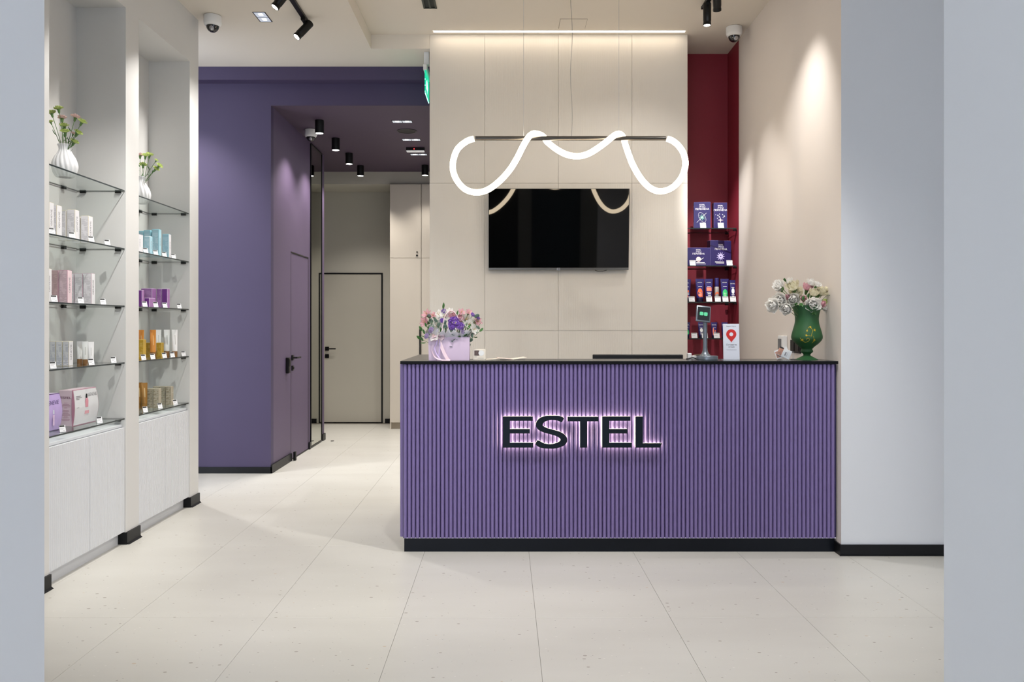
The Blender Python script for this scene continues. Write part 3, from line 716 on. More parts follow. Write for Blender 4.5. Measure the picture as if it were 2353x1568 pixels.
def tube_print(t, polys, m, name='print'):
    """polys in (x, z) fractions: x of radius, z of height; densified fans/strips wrapped on the tube"""
    mb = MB()
    for P_ in polys:
        if P_[0] == 'disc':
            _, cx_, cz_, rx, rz = P_; n = 16
            vs_ = [tube_pt(t, cx_*t['r'], cz_*t['h'], .0012)]+[tube_pt(t, (cx_+rx*math.cos(2*PI*i/n))*t['r'], (cz_+rz*math.sin(2*PI*i/n))*t['h'], .0010) for i in range(n)]
            mb.add(vs_, [(0, 1+i, 1+(i+1) % n) for i in range(n)])
        else:
            _, x0, x1, z0, z1 = P_; nx, nz = 6, 3; vs_ = []
            for j in range(nz+1):
                for i in range(nx+1): vs_.append(tube_pt(t, (x0+(x1-x0)*i/nx)*t['r'], (z0+(z1-z0)*j/nz)*t['h'], .0009))
            mb.add(vs_, [(j*(nx+1)+i, j*(nx+1)+i+1, (j+1)*(nx+1)+i+1, (j+1)*(nx+1)+i) for j in range(nz) for i in range(nx)])
    return mb.build(name, m, t)
tw_ = mat('tube_white', (244, 244, 244), .35, var=0); bronze = mat('cap_bronze', (150, 108, 66), .4, var=.03); tor = mat('tube_orange', (224, 146, 62), .35, var=.03)
tgo = mat('tube_gold', (176, 128, 66), .35, .3, var=.03)
faint = mat('ink_faint', (206, 204, 200), .6, var=0)
for (x, X, Y) in ((182, -2.476, 4.79), (195, -2.416, 4.735), (211, -2.330, 4.63)):
    t = cosmetic_tube('cream_tube', 'white cream tube with bronze cap beside the short white cartons', (X, Y, zz), .0145, .128, tw_, bronze, 'small white tubes on the fourth shelf', rotz=math.radians(35))
    tube_print(t, [('r', -.1, .1, .4, .75)], faint)
# lowest shelf: gift boxes
zz = SZ[4]+.004
def gift_box(name, label, X, Y0, Y1, wX, h, m_body, m_front, m_edge, bulge=.012):
    t = thing(name, label, 'gift box', (X-wX/2, Y0, zz), group='large gift boxes on the lowest shelf'); W = Y1-Y0
    MB().bbox(-wX/2, wX/2-.001, 0, W, 0, h, .002).build('box_body', m_body, t)
    m = MB(); n = 10; vs_ = []
    for j in range(n+1):
        z = h*j/n; d = bulge*math.sin(PI*j/n); bw = .009*math.sin(PI*j/n)
        vs_ += [(wX/2+d, -bw*.5, z), (wX/2+d, W+bw, z)]
    fs_ = [(2*j, 2*j+1, 2*j+3, 2*j+2) for j in range(n)]
    vs_ += [(x-.003-(x-wX/2), y, z) for x, y, z in vs_]; o = 2*(n+1)
    fs_ += [(o+2*j, o+2*j+2, o+2*j+3, o+2*j+1) for j in range(n)]+[(2*j, 2*j+2, o+2*j+2, o+2*j) for j in range(n)]+[(2*j+1, o+2*j+1, o+2*j+3, 2*j+3) for j in range(n)]+[(0, o, o+1, 1), (2*n, 2*n+1, o+2*n+1, o+2*n)]
    m.add(vs_, fs_); m.build('front_cover', m_edge, t, True)
    m = MB(); vs_ = []
    for j in range(n+1):
        u = .02+.96*j/n; z = h*u; d = bulge*math.sin(PI*u); bw = .009*math.sin(PI*u)
        vs_ += [(wX/2+d+.0012, .004-bw*.5, z), (wX/2+d+.0012, W-.004+bw, z)]
    m.add(vs_, [(2*j, 2*j+1, 2*j+3, 2*j+2) for j in range(n)]); fr = m.build('front_sheet', m_front, t, True)
    t['W'] = W; t['h'] = h; t['wX'] = wX
    return t
RX = (Matrix.Rotation(PI/2, 4, 'Z') @ Matrix.Rotation(PI/2, 4, 'X')).to_euler()
lilac = mat('gift_lilac', (196, 170, 226), .4, var=.16, scale=14); lil_e = mat('gift_lilac_edge', (92, 62, 122), .4)
gb1 = gift_box('gift_box', 'lilac gift box with grey lettering and a vial picture on its cover', -2.377, 4.19, 4.389, .075, .195, mat('gift_lilac_body', (214, 196, 226), .45), lilac, lil_e)
link('lettering', text_mesh('GENEVIE', .032, mat('ink_violet', (96, 80, 130), .6, var=0)), gb1, (.0375+.011, .112, .148), RX)
MB().prism([(.112, .03), (.126, .03), (.128, .085), (.110, .085)], 'x', .0375+.0135, .0375+.0138).build('vial_print', mat('vial_pink', (228, 200, 232), .4), gb1)
MB().prism([(.112, .09), (.126, .09), (.124, .112), (.114, .112)], 'x', .0375+.0135, .0375+.0138).build('vial_cap_print', mat('vial_cap', (226, 232, 244), .4), gb1)
pk = mat('gift_pink', (232, 208, 218), .45, var=.01); pk_e = mat('gift_pink_edge', (196, 140, 160), .4)
mar = mat('gift_marble', (232, 231, 234), .35, var=.05, scale=9)
gb2 = gift_box('gift_box', 'pink gift box with white marbled cover showing a pink dropper bottle', -2.369, 4.508, 4.762, .0745, .199, pk, mar, pk_e)
small_estel(gb2, .0115, M_inkpink, (.0, -.0006, .158), (0, 0, 0))
pl_ = MB()
for z, wd in ((.128, .02), (.121, .034), (.115, .05), (.107, .054), (.101, .016), (.088, .032), (.083, .036), (.078, .026), (.071, .030), (.065, .046), (.060, .050), (.052, .022), (.047, .034), (.038, .046), (.033, .04)):
    pl_.box(-wd/2, wd/2, -.0006, -.0002, z, z+.0022)
pl_.build('print_lines', mat('ink_rose', (196, 150, 168), .6, var=0), gb2)
xx = .0745/2+.0138
MB().prism([(.112, .095), (.142, .095), (.144, .13), (.138, .146), (.116, .146), (.110, .13)], 'x', xx, xx+.0003).build('bottle_print', mat('bottle_rose', (226, 150, 166), .4, var=.2, scale=20), gb2)
MB().prism([(.121, .146), (.133, .146), (.131, .170), (.123, .170)], 'x', xx-.003, xx+.0003).build('bottle_cap_print', M_black, gb2)
MB().prism([(.108, .058), (.152, .058), (.152, .076), (.108, .076)], 'x', xx-.003, xx-.0012).build('label_print', mat('label_rose', (230, 168, 178), .4), gb2)
link('lettering', text_mesh('GENEVIE', .026, M_ink), gb2, (.0745/2+.010, .198, .162), RX)
MB().prism([(.02, .16), (.07, .16), (.07, .163), (.02, .163)], 'x', xx-.005, xx-.004).prism([(.02, .152), (.08, .152), (.08, .155), (.02, .155)], 'x', xx-.004, xx-.003).prism([(.02, .144), (.05, .144), (.05, .147), (.02, .147)], 'x', xx-.004, xx-.002).prism([(.02, .098), (.045, .098), (.045, .1), (.02, .1)], 'x', xx-.001, xx).build('print_lines', M_ink, gb2)

# niche beside the purple wall
zz = SZ[1]+.004
bl_m = mat('carton_sky', (178, 222, 236), .4, var=.02); bl_s = print_mat('carton_sky_print', (160, 196, 210), (214, 230, 238), 30, .5); bl_e = mat('sky_edge', (120, 196, 214), .4)
for (xc, xs, xrr, top, Xf, ms, lab) in (
    (314, 299, 329, 537, -2.33, [w_main, w_side, p_edge], 'white carton at the pier end of the sky blue row'),
    (330, 316, 336, 531, -2.433, [bl_m, bl_s, bl_e], 'sky blue carton, deepest of the row beside the purple wall'),
    (345, 330, 351, 529, -2.385, [bl_m, bl_s, bl_e], 'tall sky blue carton standing behind the short one'),
    (344.6, 331, 350.5, 543, -2.33, [bl_m, bl_s, w_main], 'short sky blue carton with white edges'),
    (365, 349, 371, 527, -2.33, [bl_m, bl_s, bl_e], 'tallest sky blue carton in the front row'),
    (387.5, 373, 393.4, 538, -2.33, [w_main, bl_s, bl_e], 'white fronted carton with sky blue side, last of its row')):
    carton_at('cosmetic_carton', xc, xs, xrr, top, zz, Xf, ms, lab, 'sky blue cartons', ('GENEVIE', .014, M_ink))
zz = SZ[2]+.004
mv = mat('carton_mauve', (170, 118, 178), .4, var=.03); mvs = print_mat('carton_mauve_print', (158, 110, 168), (196, 160, 206), 22, .5); dk = mat('carton_violet', (106, 50, 128), .4, var=.03); we = mat('lavender_edge', (216, 198, 226), .4)
for (xc, xs, xrr, top, Xf, ms, lab) in (
    (326.3, 306, 331, 667, -2.33, [mv, dk, we], 'dark violet box at the pier end of the third shelf'),
    (349, 324, 359, 663, -2.40, [mv, mvs, we], 'widest mauve box on the third shelf'),
    (343, 332, 357, 685, -2.33, [mv, dk, we], 'low mauve box in front of the wide mauve one'),
    (371, 359.5, 377, 664, -2.372, [mv, mvs, we], 'slim mauve box behind the dark violet one'),
    (384.4, 372, 390, 664, -2.33, [mv, dk, we], 'slim dark violet box, last of the third shelf')):
    carton_at('cosmetic_box', xc, xs, xrr, top, zz, Xf, ms, lab, 'violet and mauve boxes')
zz = SZ[3]+.004
ye = mat('carton_ochre', (206, 164, 48), .4, var=.04); yes_ = print_mat('carton_ochre_print', (196, 154, 44), (232, 206, 128), 24, .5); ywe = mat('ochre_edge', (226, 196, 110), .4)
for (xc, xs, xrr, top, Xf, lab) in ((330, 312, 336, 781, -2.36, 'tallest ochre yellow box on the fourth shelf'), (371, 358.7, 376.6, 788, -2.40, 'ochre yellow box between orange and white tubes'), (347, 334, 353, 788, -2.46, 'ochre yellow box half hidden behind the orange tube')):
    carton_at('cosmetic_box', xc, xs, xrr, top, zz, Xf, [ye, yes_, ywe], lab, 'ochre boxes')
for (X, Y, lab) in ((-2.46, 5.56, 'orange cream tube behind the tallest ochre box'), (-2.40, 5.61, 'orange cream tube between two ochre boxes')):
    t = cosmetic_tube('cream_tube', lab, (X, Y, zz), .0185, .19, tor, bronze, 'orange tubes', rotz=math.radians(40))
    tube_print(t, [('r', -.12, .12, .45, .8)], mat('ink_amber', (240, 196, 140), .5))
for (X, Y, lab) in ((-2.458, 5.835, 'tall white cream tube behind the ochre box, brown cap'), (-2.398, 5.835, 'tall white cream tube with brown cap, middle of three'), (-2.338, 5.825, 'tall white cream tube with brown cap at the row end')):
    t = cosmetic_tube('cream_tube', lab, (X, Y, zz), .0185, .19, tw_, bronze, 'tall white tubes', rotz=math.radians(40))
    tube_print(t, [('r', -.12, .12, .45, .8)], faint)
zz = SZ[4]+.004
for (X, Y) in ((-2.446, 5.50), (-2.402, 5.48)):
    t = cosmetic_tube('cream_tube', 'golden brown cream tube on the lowest shelf beside stacked small boxes', (X, Y, zz), .0185, .172, tgo, tgo, 'golden brown tubes', rotz=math.radians(40))
    tube_print(t, [('r', -.15, .15, .45, .8)], mat('ink_sand', (220, 190, 140), .5))
tp = mat('carton_taupe', (176, 166, 144), .4, var=.03); tps = print_mat('carton_taupe_print', (150, 140, 118), (214, 208, 192), 9, .7); te = mat('taupe_edge', (206, 200, 184), .4)
hb = .0436
for (Xf, Y0, stack) in ((-2.314, 5.50, 'the front stack nearest the price cards'), (-2.360, 5.51, 'the stack touching the golden tubes'), (-2.317, 5.71, 'the front stack by the purple wall'), (-2.362, 5.715, 'the middle stack by the purple wall'), (-2.407, 5.71, 'the deepest stack by the purple wall')):
    for j, lev in enumerate(('bottom', 'middle', 'top')):
        b = MB().bbox(-.019, .019, -.021, .021, 0, hb-.0008, .0012, 0, 2, face_mi={'-y': 1}).build('jar_box', [tp, tps, te], loc=(Xf-.019, Y0+.021, zz+j*hb))
        tag(b, 'small square taupe box, %s of %s' % (lev, stack), 'box', 'stacked small taupe boxes')

# price cards
M_card = mat('price_card', (244, 245, 248), .5, var=.01); M_hdr = mat('price_header', (22, 22, 24), .5)
def price_card(loc, rotz, label, group, wd=.030, ht=.038, hdr=M_hdr, tilt=.42):
    t = thing('price_card', label, 'price tag', loc, rotz, group)
    # clear L-shaped holder and the printed card leaning back in it
    s, c = math.sin(tilt), math.cos(tilt)
    A = Matrix.Rotation(-tilt, 4, 'X')
    m = MB().box(-wd/2, wd/2, -.0005, .0005, .001, ht); m.v = [tuple(A @ Vector(v)) for v in m.v]; cd = m.build('card', M_card, t)
    m = MB().box(-wd/2+.001, wd/2-.004, -.0009, -.0004, ht*.76, ht*.97); m.v = [tuple(A @ Vector(v)) for v in m.v]; m.build('header', hdr, cd)
    m = MB()
    for q, (a, b) in enumerate(((-.4, .3), (-.4, .1), (.05, .4))):
        z = ht*(.55-.16*q); m.box(a*wd, b*wd, -.0009, -.0004, z, z+.0012)
    m.v = [tuple(A @ Vector(v)) for v in m.v]; m.build('print_lines', M_ink, cd)
    m = MB().box(-wd/2-.003, wd/2+.001, .0006, .0014, 0, ht+.004); m.v = [tuple(A @ Vector(v)) for v in m.v]; m.box(-wd/2-.003, wd/2+.001, -.004, .016, -.0005, .0005).build('holder', M_acryl, t)
    return t
near_ = 'gift box niche'; far_ = 'niche beside the purple wall'
TAGS = {(1, 1): (120, 167, 211, 248), (1, 2): (126, 187, 238), (1, 3): (123, 211, 262), (1, 4): (145, 230),
        (2, 1): (336, 359, 379, 400), (2, 2): (334, 359, 380, 413), (2, 3): (331, 352, 379, 397.5, 423), (2, 4): (335, 369, 404)}
for (n_, sh), xs_ in TAGS.items():
    for x in xs_:
        X = -2.292; k = (CX-x)/-X; Y = F/k
        price_card((X, Y, SZ[sh]+.0046), math.radians(48), 'white price card with black header, %s glass shelf, %s' % (ORD[sh], near_ if n_ == 1 else far_), 'price cards on the %s shelf of the %s' % (ORD[sh], near_ if n_ == 1 else far_))

# ------------------------------------------------------------------ crimson niche: glass shelves and products
RS = (2.118, 1.805, 1.502, 1.198)
for j, z in enumerate(RS):
    s_ = thing('glass_shelf', ORD[j if j < 3 else 4].replace('topmost', 'topmost')+' dark edged glass shelf in the crimson niche', 'shelf', (TX1, 6.845, z), group='glass shelves of the crimson niche')
    W = xr(6.9)-TX1
    m = MB().box(.003, W-.014, 0, .33, -.004, .004); m.m = [0, 0, 1, 1, 1, 1]; m.build('glass', [M_glass, M_glasse], s_)
    cl = MB().bbox(-.012, .016, -.012, .012, -.018, -.0045, .002).mesh('clip', M_blackm)
    for x_, y_ in ((.012, .04), (W-.018, .04), (.012, .29), (W-.018, .29)): link('clip', cl, s_, (x_, y_, 0))
navy = mat('navy_carton', (46, 40, 92), .3, var=.05); navy_d = mat('navy_carton_dark', (20, 16, 38), .35); navy_e = mat('navy_edge', (110, 104, 156), .4)
mint = mat('print_mint', (150, 228, 190), .5, var=0); blush = mat('print_blush', (238, 206, 206), .5, var=0); coral = mat('print_coral', (232, 112, 70), .45, var=0); salm = mat('print_salmon', (236, 130, 110), .45, var=0)
lav = mat('print_lavender', (200, 192, 238), .5, var=0); green = mat('print_green', (52, 190, 110), .45, var=0); offw = mat('print_white', (240, 240, 238), .5, var=0)
RF = (PI/2, 0, 0)
def star_pts(cx_, cz_, n, r0, r1, rot=0):
    return [(cx_+(r0 if i % 2 == 0 else r1)*math.cos(rot+PI*i/n), cz_+(r0 if i % 2 == 0 else r1)*math.sin(rot+PI*i/n)) for i in range(2*n)]
def fan(mb, pts, c, y):
    n = len(pts); mb.add([(c[0], y, c[1])]+[(p[0], y, p[1]) for p in pts], [(0, 1+(i+1) % n, 1+i) for i in range(n)])
def navy_box(label, px0, px1, top, bot_z, rotz, dep=.06, group='navy boxes in the crimson niche', Y=6.93):
    k = Y/F; wd = (px1-px0)*k/max(.5, math.cos(rotz)); h = (CZ-(top-CY)*k)-bot_z
    t = thing('hair_colour_box', label, 'box', (((px0+px1)/2-CX)*k, Y, bot_z), rotz, group)
    MB().bbox(-wd/2, wd/2, 0, dep, 0, h, .0015, 0, 2, face_mi={'-x': 1, '+x': 1}).build('carton', [navy, navy_d, navy_e], t)
    return t, wd, h
def box_titles(t, h, z0, s=1.0, cx_=0):
    small_estel(t, .0085*s, M_inkw, (cx_, -.0004, z0), (0, 0, 0))
    link('title_lettering', text_mesh('ЭТО', .024*s, M_inkw), t, (cx_, -.0006, z0-.021*s), RF)
    link('title_lettering', text_mesh('ПЕРЕМЕНА', .021*s, M_inkw), t, (cx_, -.0006, z0-.039*s), RF)
z1 = RS[0]+.0042
t, wd, h = navy_box('navy box with a mint starburst and white orbit ring', 1595, 1632, 464.5, z1, math.radians(-9))
box_titles(t, h, h-.022)
m = MB(); fan(m, star_pts(0, .098, 8, .032, .006, .12), (0, .098), -.0008); m.build('starburst_print', mint, t)
m = MB(); m.tube([(.046*math.cos(a)*math.cos(2.1)-.024*math.sin(a)*math.sin(2.1), -.0008, .098+.046*math.cos(a)*math.sin(2.1)+.024*math.sin(a)*math.cos(2.1)) for a in [2*PI*i/32 for i in range(33)]], .0009, 4).tube([(-.045, -.0008, .055), (.035, -.0008, .135)], .0012, 4); m.build('orbit_print', offw, t)
MB().box(-wd/2-.0006, -wd/2-.0001, .012, .045, .015, .06).box(-wd/2-.0006, -wd/2-.0001, .012, .05, h-.04, h-.03).build('spine_print', offw, t)
t, wd, h = navy_box('navy box with a pink four pointed star below small stars', 1640, 1671, 466, z1, math.radians(2))
box_titles(t, h, h-.024)
m = MB(); fan(m, star_pts(0, .075, 4, .026, .006, PI/2), (0, .075), -.0008); m.build('star_print', blush, t)
m = MB()
for (a, b, r) in ((-.04, .12, .004), (-.022, .115, .008), (-.008, .126, .005), (.018, .122, .005), (.032, .108, .008), (-.01, .102, .008), (-.026, .09, .005), (.022, .096, .004)): fan(m, star_pts(a, b, 4, r, r*.45, PI/2), (a, b), -.0008)
m.build('small_stars_print', offw, t)
z2 = RS[1]+.0042
t, wd, h = navy_box('low wide navy box with a pale ringed planet', 1578, 1632, 569.5, z2, math.radians(1), Y=6.90)
t.location.x = max(t.location.x, TX1+wd/2+.004)
box_titles(t, h, h-.017, .9)
m = MB(); fan(m, [(.021*math.cos(2*PI*i/20), .055+.021*math.sin(2*PI*i/20)) for i in range(20)], (0, .055), -.0008); m.build('planet_print', blush, t)
m = MB(); ri = .3; pts = [(.042*math.cos(a)*math.cos(ri)-.008*math.sin(a)*math.sin(ri), -.0012, .055+.042*math.cos(a)*math.sin(ri)+.008*math.sin(a)*math.cos(ri)) for a in [PI*.95+PI*1.1*i/20 for i in range(21)]]
m.tube(pts, .0024, 5); m.build('ring_print', offw, t)
MB().box(-.02, .052, -.0006, 0, .024, .030).box(-.02, .062, -.0006, 0, .015, .018).build('print_lines', offw, t)
t, wd, h = navy_box('tall navy box with a lavender wavy sun, dark spine showing', 1631, 1682, 553, z2, math.radians(14), Y=6.97)
box_titles(t, h, h-.035)
m = MB(); pts = []
for i in range(44):
    a = 2*PI*i/44; ph = (i % 4); r = (.042, .022, .017, .026)[ph]; pts.append((-.002+r*math.cos(a), .085+r*math.sin(a)))
fan(m, pts, (-.002, .085), -.0008); m.build('sun_print', lav, t)
m = MB(); fan(m, [(-.002+.006*math.cos(2*PI*i/12), .085+.006*math.sin(2*PI*i/12)) for i in range(12)], (-.002, .085), -.0012); m.build('sun_centre_print', navy, t)
MB().box(-.055, .03, -.0006, 0, .034, .041).box(-.045, .03, -.0006, 0, .026, .029).build('print_lines', offw, t)
MB().box(wd/2+.0001, wd/2+.0006, .014, .04, h-.035, h-.025).box(wd/2+.0001, wd/2+.0006, .02, .034, h-.12, h-.045).build('spine_print', lav, t)
M_tn = mat('tube_navy', (48, 42, 104), .22, var=.04); M_tnc = mat('tube_cap_navy', (26, 22, 52), .3)
def niche_tube(px, top, z, Y, r, label, design, group):
    k = Y/F; h = (CZ-(top-CY)*k)-z
    t = cosmetic_tube('hair_mask_tube', label, ((px-CX)*k, Y, z), r, h, M_tn, M_tnc, group, rotz=0, cap_h=.16, flare=1.25)
    tube_print(t, [('r', -.55, .55, .655, .672)], offw, 'white_line')
    nm = small_estel(t, .0075, M_inkw, (0, tube_pt(t, 0, h*.84)[1]-.001, h*.84), (math.atan2(r, h*.8), 0, 0))
    if design == 'rocket':
        tube_print(t, [('disc', -.45, .42, .3, .24), ('r', -.7, .3, .2, .3)], salm); tube_print(t, [('disc', .35, .47, .22, .05)], coral)
        tube_print(t, [('r', -.1, .6, .38, .40), ('r', -.1, .6, .32, .35)], offw, 'print_lines')
    elif design == 'orange':
        tube_print(t, [('disc', -.05, .4, .72, .19), ('r', .0, .66, .22, .38)], coral); tube_print(t, [('r', -.35, .4, .38, .395), ('r', -.35, .4, .31, .33), ('r', -.35, .4, .26, .28)], offw, 'print_lines')
    elif design == 'band':
        tube_print(t, [('r', -.75, .75, .47, .63)], salm); tube_print(t, [('r', -.7, .6, .40, .42), ('r', -.5, .5, .33, .37), ('r', -.4, .5, .26, .29)], offw, 'print_lines')
    elif design == 'green':
        tube_print(t, [('disc', 0, .38, .72, .17), ('r', -.7, .7, .26, .42)], green); tube_print(t, [('r', -.4, .4, .37, .385), ('r', -.3, .3, .32, .335), ('r', -.3, .3, .27, .285)], offw, 'print_lines')
    elif design == 'white':
        tube_print(t, [('disc', 0, .5, .6, .13)], offw); tube_print(t, [('r', -.55, .55, .32, .345), ('r', -.4, .4, .24, .28)], offw, 'print_lines')
    return t
z3 = RS[2]+.0042; G3 = 'navy tubes on the third crimson shelf'
niche_tube(1590, 642, z3, 6.93, .029, 'navy tube with a salmon curve and small orange dot, upper tube row', 'rocket', G3).location.x = TX1+.042
niche_tube(1608, 641, z3, 6.93, .029, 'navy tube with a large orange drop shape', 'orange', G3)
niche_tube(1628.5, 641, z3, 6.93, .028, 'navy tube with a salmon band across it', 'band', G3)
niche_tube(1665, 641, z3, 6.93, .028, 'navy tube with a large green shape, beside the spray bottle', 'green', G3)
niche_tube(1683.5, 644, z3, 6.935, .021, 'slim navy tube with a white disc, upper tube row', 'white', G3)
k = 6.93/F
sb = thing('spray_bottle', 'navy capped spray bottle with grey body and orange swoosh between tubes', 'bottle', ((1647-CX)*k, 6.93, z3))
MB().lathe([(.017, 0), (.0185, .002), (.0185, .12), (.0165, .130), (.013, .135)], 24).build('bottle', mat('bottle_grey', (176, 172, 170), .25, .2, var=.05), sb, True)
MB().lathe([(.0165, .128), (.0175, .13), (.0172, .198), (.015, .202)], 24).build('cap', M_tn, sb, True)
m = MB(); m.v = []; n = 10
vs_ = [(.0192*math.sin(-1.1+2.2*i/n), -.0192*math.cos(-1.1+2.2*i/n), .055+.02*math.sin(PI*i/n)*.8+dz) for i in range(n+1) for dz in (0, .014)]
m.add(vs_, [(2*i, 2*i+2, 2*i+3, 2*i+1) for i in range(n)]); m.build('swoosh_print', coral, sb)
z4 = RS[3]+.0042; G4 = 'small navy tubes on the lowest crimson shelf'
niche_tube(1591.5, 741, z4, 6.93, .021, 'small navy tube with a green shape, lower tube row', 'green', G4).location.x = TX1+.045
niche_tube(1611, 741, z4, 6.93, .021, 'small navy tube with a white disc behind the tablet stand', 'white', G4)
niche_tube(1641, 741, z4, 6.93, .021, 'small navy tube with a salmon curve, lower tube row', 'rocket', G4)
niche_tube(1665, 741, z4, 6.93, .021, 'small navy tube behind the map pin stand', 'white', G4)
M_hg = mat('price_header_grey', (176, 176, 176), .5)
for (px, sh) in ((1616, 0), (1657, 0), (1592, 1), (1677, 1), (1590, 2), (1630, 2), (1650, 2), (1667.5, 2), (1685, 2), (1596, 3), (1620, 3), (1647.5, 3)):
    Y = 6.865; price_card(((px-CX)*Y/F, Y, RS[sh]+.0046), math.radians(6), 'white price card with grey header on the %s crimson niche shelf' % ('topmost', 'second', 'third', 'lowest')[sh], 'price cards on the %s crimson shelf' % ('topmost', 'second', 'third', 'lowest')[sh], .050, .046, M_hg, .25)

# ------------------------------------------------------------------ flowers
def petal(mb, M, L, W, cup=.3, curl=.3, ruf=0, pointed=False, n=5, mi=0, ph=0):
    vs_ = []
    for j in range(n+1):
        t = j/n
        wdt = W*(math.sin(PI*(.10+.86*t))**(.75 if not pointed else 1.0) if not pointed else (math.sin(PI*min(1, .12+.88*t))**.8+.03))
        for s in (-1, -.5, 0, .5, 1):
            x = s*wdt/2; z = curl*L*t*t+cup*W*s*s*t+ruf*L*t*t*math.sin(s*7+ph)
            vs_.append(M @ Vector((x, L*t+ruf*.5*L*t*math.cos(s*9+ph), z)))
    mb.add(vs_, [(j*5+i, j*5+i+1, (j+1)*5+i+1, (j+1)*5+i) for j in range(n) for i in range(4)], mi)
def PM(az, el, off=.0, z=0):
    """petal frame: y axis outward at elevation el, z axis inward/up"""
    return Matrix.Translation((off*math.cos(az), off*math.sin(az), z)) @ Matrix.Rotation(az-PI/2, 4, 'Z') @ Matrix.Rotation(el, 4, 'X')
rnd = random.Random(11)
def bloom(kind, m, var=0):
    key = (kind, m.name, var)
    if key in TXT: return TXT[key]
    b = MB(); r_ = random.Random(var*13+5)
    if kind == 'carnation':
        for cnt, el, L, W in ((8, .25, 1, .75), (8, .7, .9, .7), (6, 1.1, .75, .6), (3, 1.4, .6, .5)):
            for i in range(cnt): petal(b, PM(2*PI*(i+r_.random()*.5)/cnt+el, el+.15*r_.random(), .03), L, W, .2, .1, .13, ph=r_.random()*6)
    elif kind == 'peony':
        for cnt, el, L, W, cu in ((6, .15, 1, 1.05, .35), (6, .55, .95, .95, .45), (6, .95, .85, .8, .45), (5, 1.25, .7, .6, .35), (4, 1.45, .55, .45, .2)):
            for i in range(cnt): petal(b, PM(2*PI*(i+r_.random()*.4)/cnt+el*2, el+.1*r_.random(), .06, -.05), L*(.9+.2*r_.random()), W, .25, cu, .04, ph=r_.random()*6)
    elif kind == 'rose':
        for cnt, el, L, W, cu in ((5, .30, 1, 1.0, .45), (5, .70, .98, .92, .45), (4, 1.02, .92, .76, .4), (4, 1.25, .82, .56, .3), (3, 1.45, .7, .4, .1)):
            for i in range(cnt): petal(b, PM(2*PI*(i+r_.random()*.3)/cnt+el*2, el+.08*r_.random(), .1, 0), L, W, .35, cu, .02, ph=r_.random()*6)
    elif kind == 'lily':
        for i in range(6): petal(b, PM(2*PI*i/6+.1*r_.random(), (.62 if i % 2 else .45)+.2*r_.random(), .05), 1, .66 if i % 2 else .56, .14, -.12, .03, ph=r_.random()*6, pointed=True)
    elif kind == 'statice':
        for i in range(170):
            u = r_.random()*2*PI; c = .15+.85*r_.random(); s = math.sqrt(1-c*c); q = .75+.35*r_.random()
            p = Vector((s*math.cos(u)*q, s*math.sin(u)*q, c*q*.8)); rr_ = .10+.07*r_.random()
            for k in range(4): petal(b, Matrix.Translation(p) @ Matrix.Rotation(u, 4, 'Z') @ Matrix.Rotation(s, 4, 'Y') @ PM(PI/2*k, .5), rr_*1.6, rr_*1.6, .2, .1, n=2)
    me = b.mesh(kind, m, 'all'); TXT[key] = me
    return me
M_pw = mat('petal_white', (246, 244, 240), .6, var=.02); M_pc = mat('petal_cream', (238, 232, 206), .6, var=.04); M_pp = mat('petal_pink', (234, 184, 194), .6, var=.08)
M_pg = mat('petal_lime', (206, 222, 140), .6, var=.1, scale=60); M_pb = mat('petal_blush', (236, 206, 200), .6, var=.06); M_pv = mat('petal_violet', (150, 104, 200), .6, var=.15, scale=80); M_pl = mat('petal_lilac', (206, 184, 226), .6, var=.1)
M_stem = mat('stem_green', (92, 128, 70), .55, var=.15); M_leaf = mat('leaf_green', (62, 110, 52), .45, var=.15, scale=40); M_euc = mat('leaf_eucalyptus', (118, 146, 132), .6, var=.1, scale=40)
M_sta = mat('stamen_gold', (196, 160, 80), .6)
def translucent(m, w=.4):
    nt = m.node_tree; b = nt.nodes['Principled BSDF']; t = nt.nodes.new('ShaderNodeBsdfTranslucent'); mx = nt.nodes.new('ShaderNodeMixShader'); mx.inputs[0].default_value = w
    src = b.inputs['Base Color'].links
    if src: nt.links.new(src[0].from_socket, t.inputs[0])
    else: t.inputs[0].default_value = b.inputs['Base Color'].default_value
    nt.links.new(b.outputs[0], mx.inputs[1]); nt.links.new(t.outputs[0], mx.inputs[2]); nt.links.new(mx.outputs[0], nt.nodes['Material Output'].inputs[0])
for m_ in (M_pw, M_pc, M_pp, M_pg, M_pb, M_pl): translucent(m_)
def flower(name, label, group, base, head, r, kind, m, aim=None, var=0, stem_r=.0016, calyx=True, leaves=0):
    base = Vector(base); head = Vector(head)
    t = thing(name, label, 'flower', base, group=group)
    d = Vector(aim) if aim else (head-base); d.normalize(); v = head-base
    mid = v*.55+Vector((0, 0, .25*v.length))*(1 if aim else .3)*.4
    MB().tube(smoothpts([(0, 0, 0), tuple(mid), tuple(v)], 4), stem_r, 5).build('stem', M_stem, t)
    q = d.to_track_quat('Z', 'Y')
    o = link('bloom', bloom(kind, m, var), t, v, (q.to_matrix() @ Matrix.Rotation(var*1.3, 3, 'Z')).to_euler()); o.scale = (r, r, r)
    if calyx:
        c = MB().lathe([(.0012, -r*.9), (r*.22, -r*.6), (r*.28, -r*.15), (r*.36, .05*r)], 8, cap=False).build('calyx', M_stem, t, 'all', v, q.to_euler())
    if kind == 'lily':
        s = MB()
        for i in range(5): s.tube([(0, 0, r*.1), (r*.22*math.cos(i*1.26), r*.22*math.sin(i*1.26), r*.75)], r*.02, 4)
        s.build('stamens', M_sta, t, loc=v, rot=q.to_euler())
    for i in range(leaves):
        u = .35+.3*i; p = v*u; lf = MB(); petal(lf, Matrix.Translation(p) @ PM(i*2.4+var, .6), .035, .007, .1, .2, 0, True)
        lf.build('leaf', M_leaf, t, 'all')
    return t

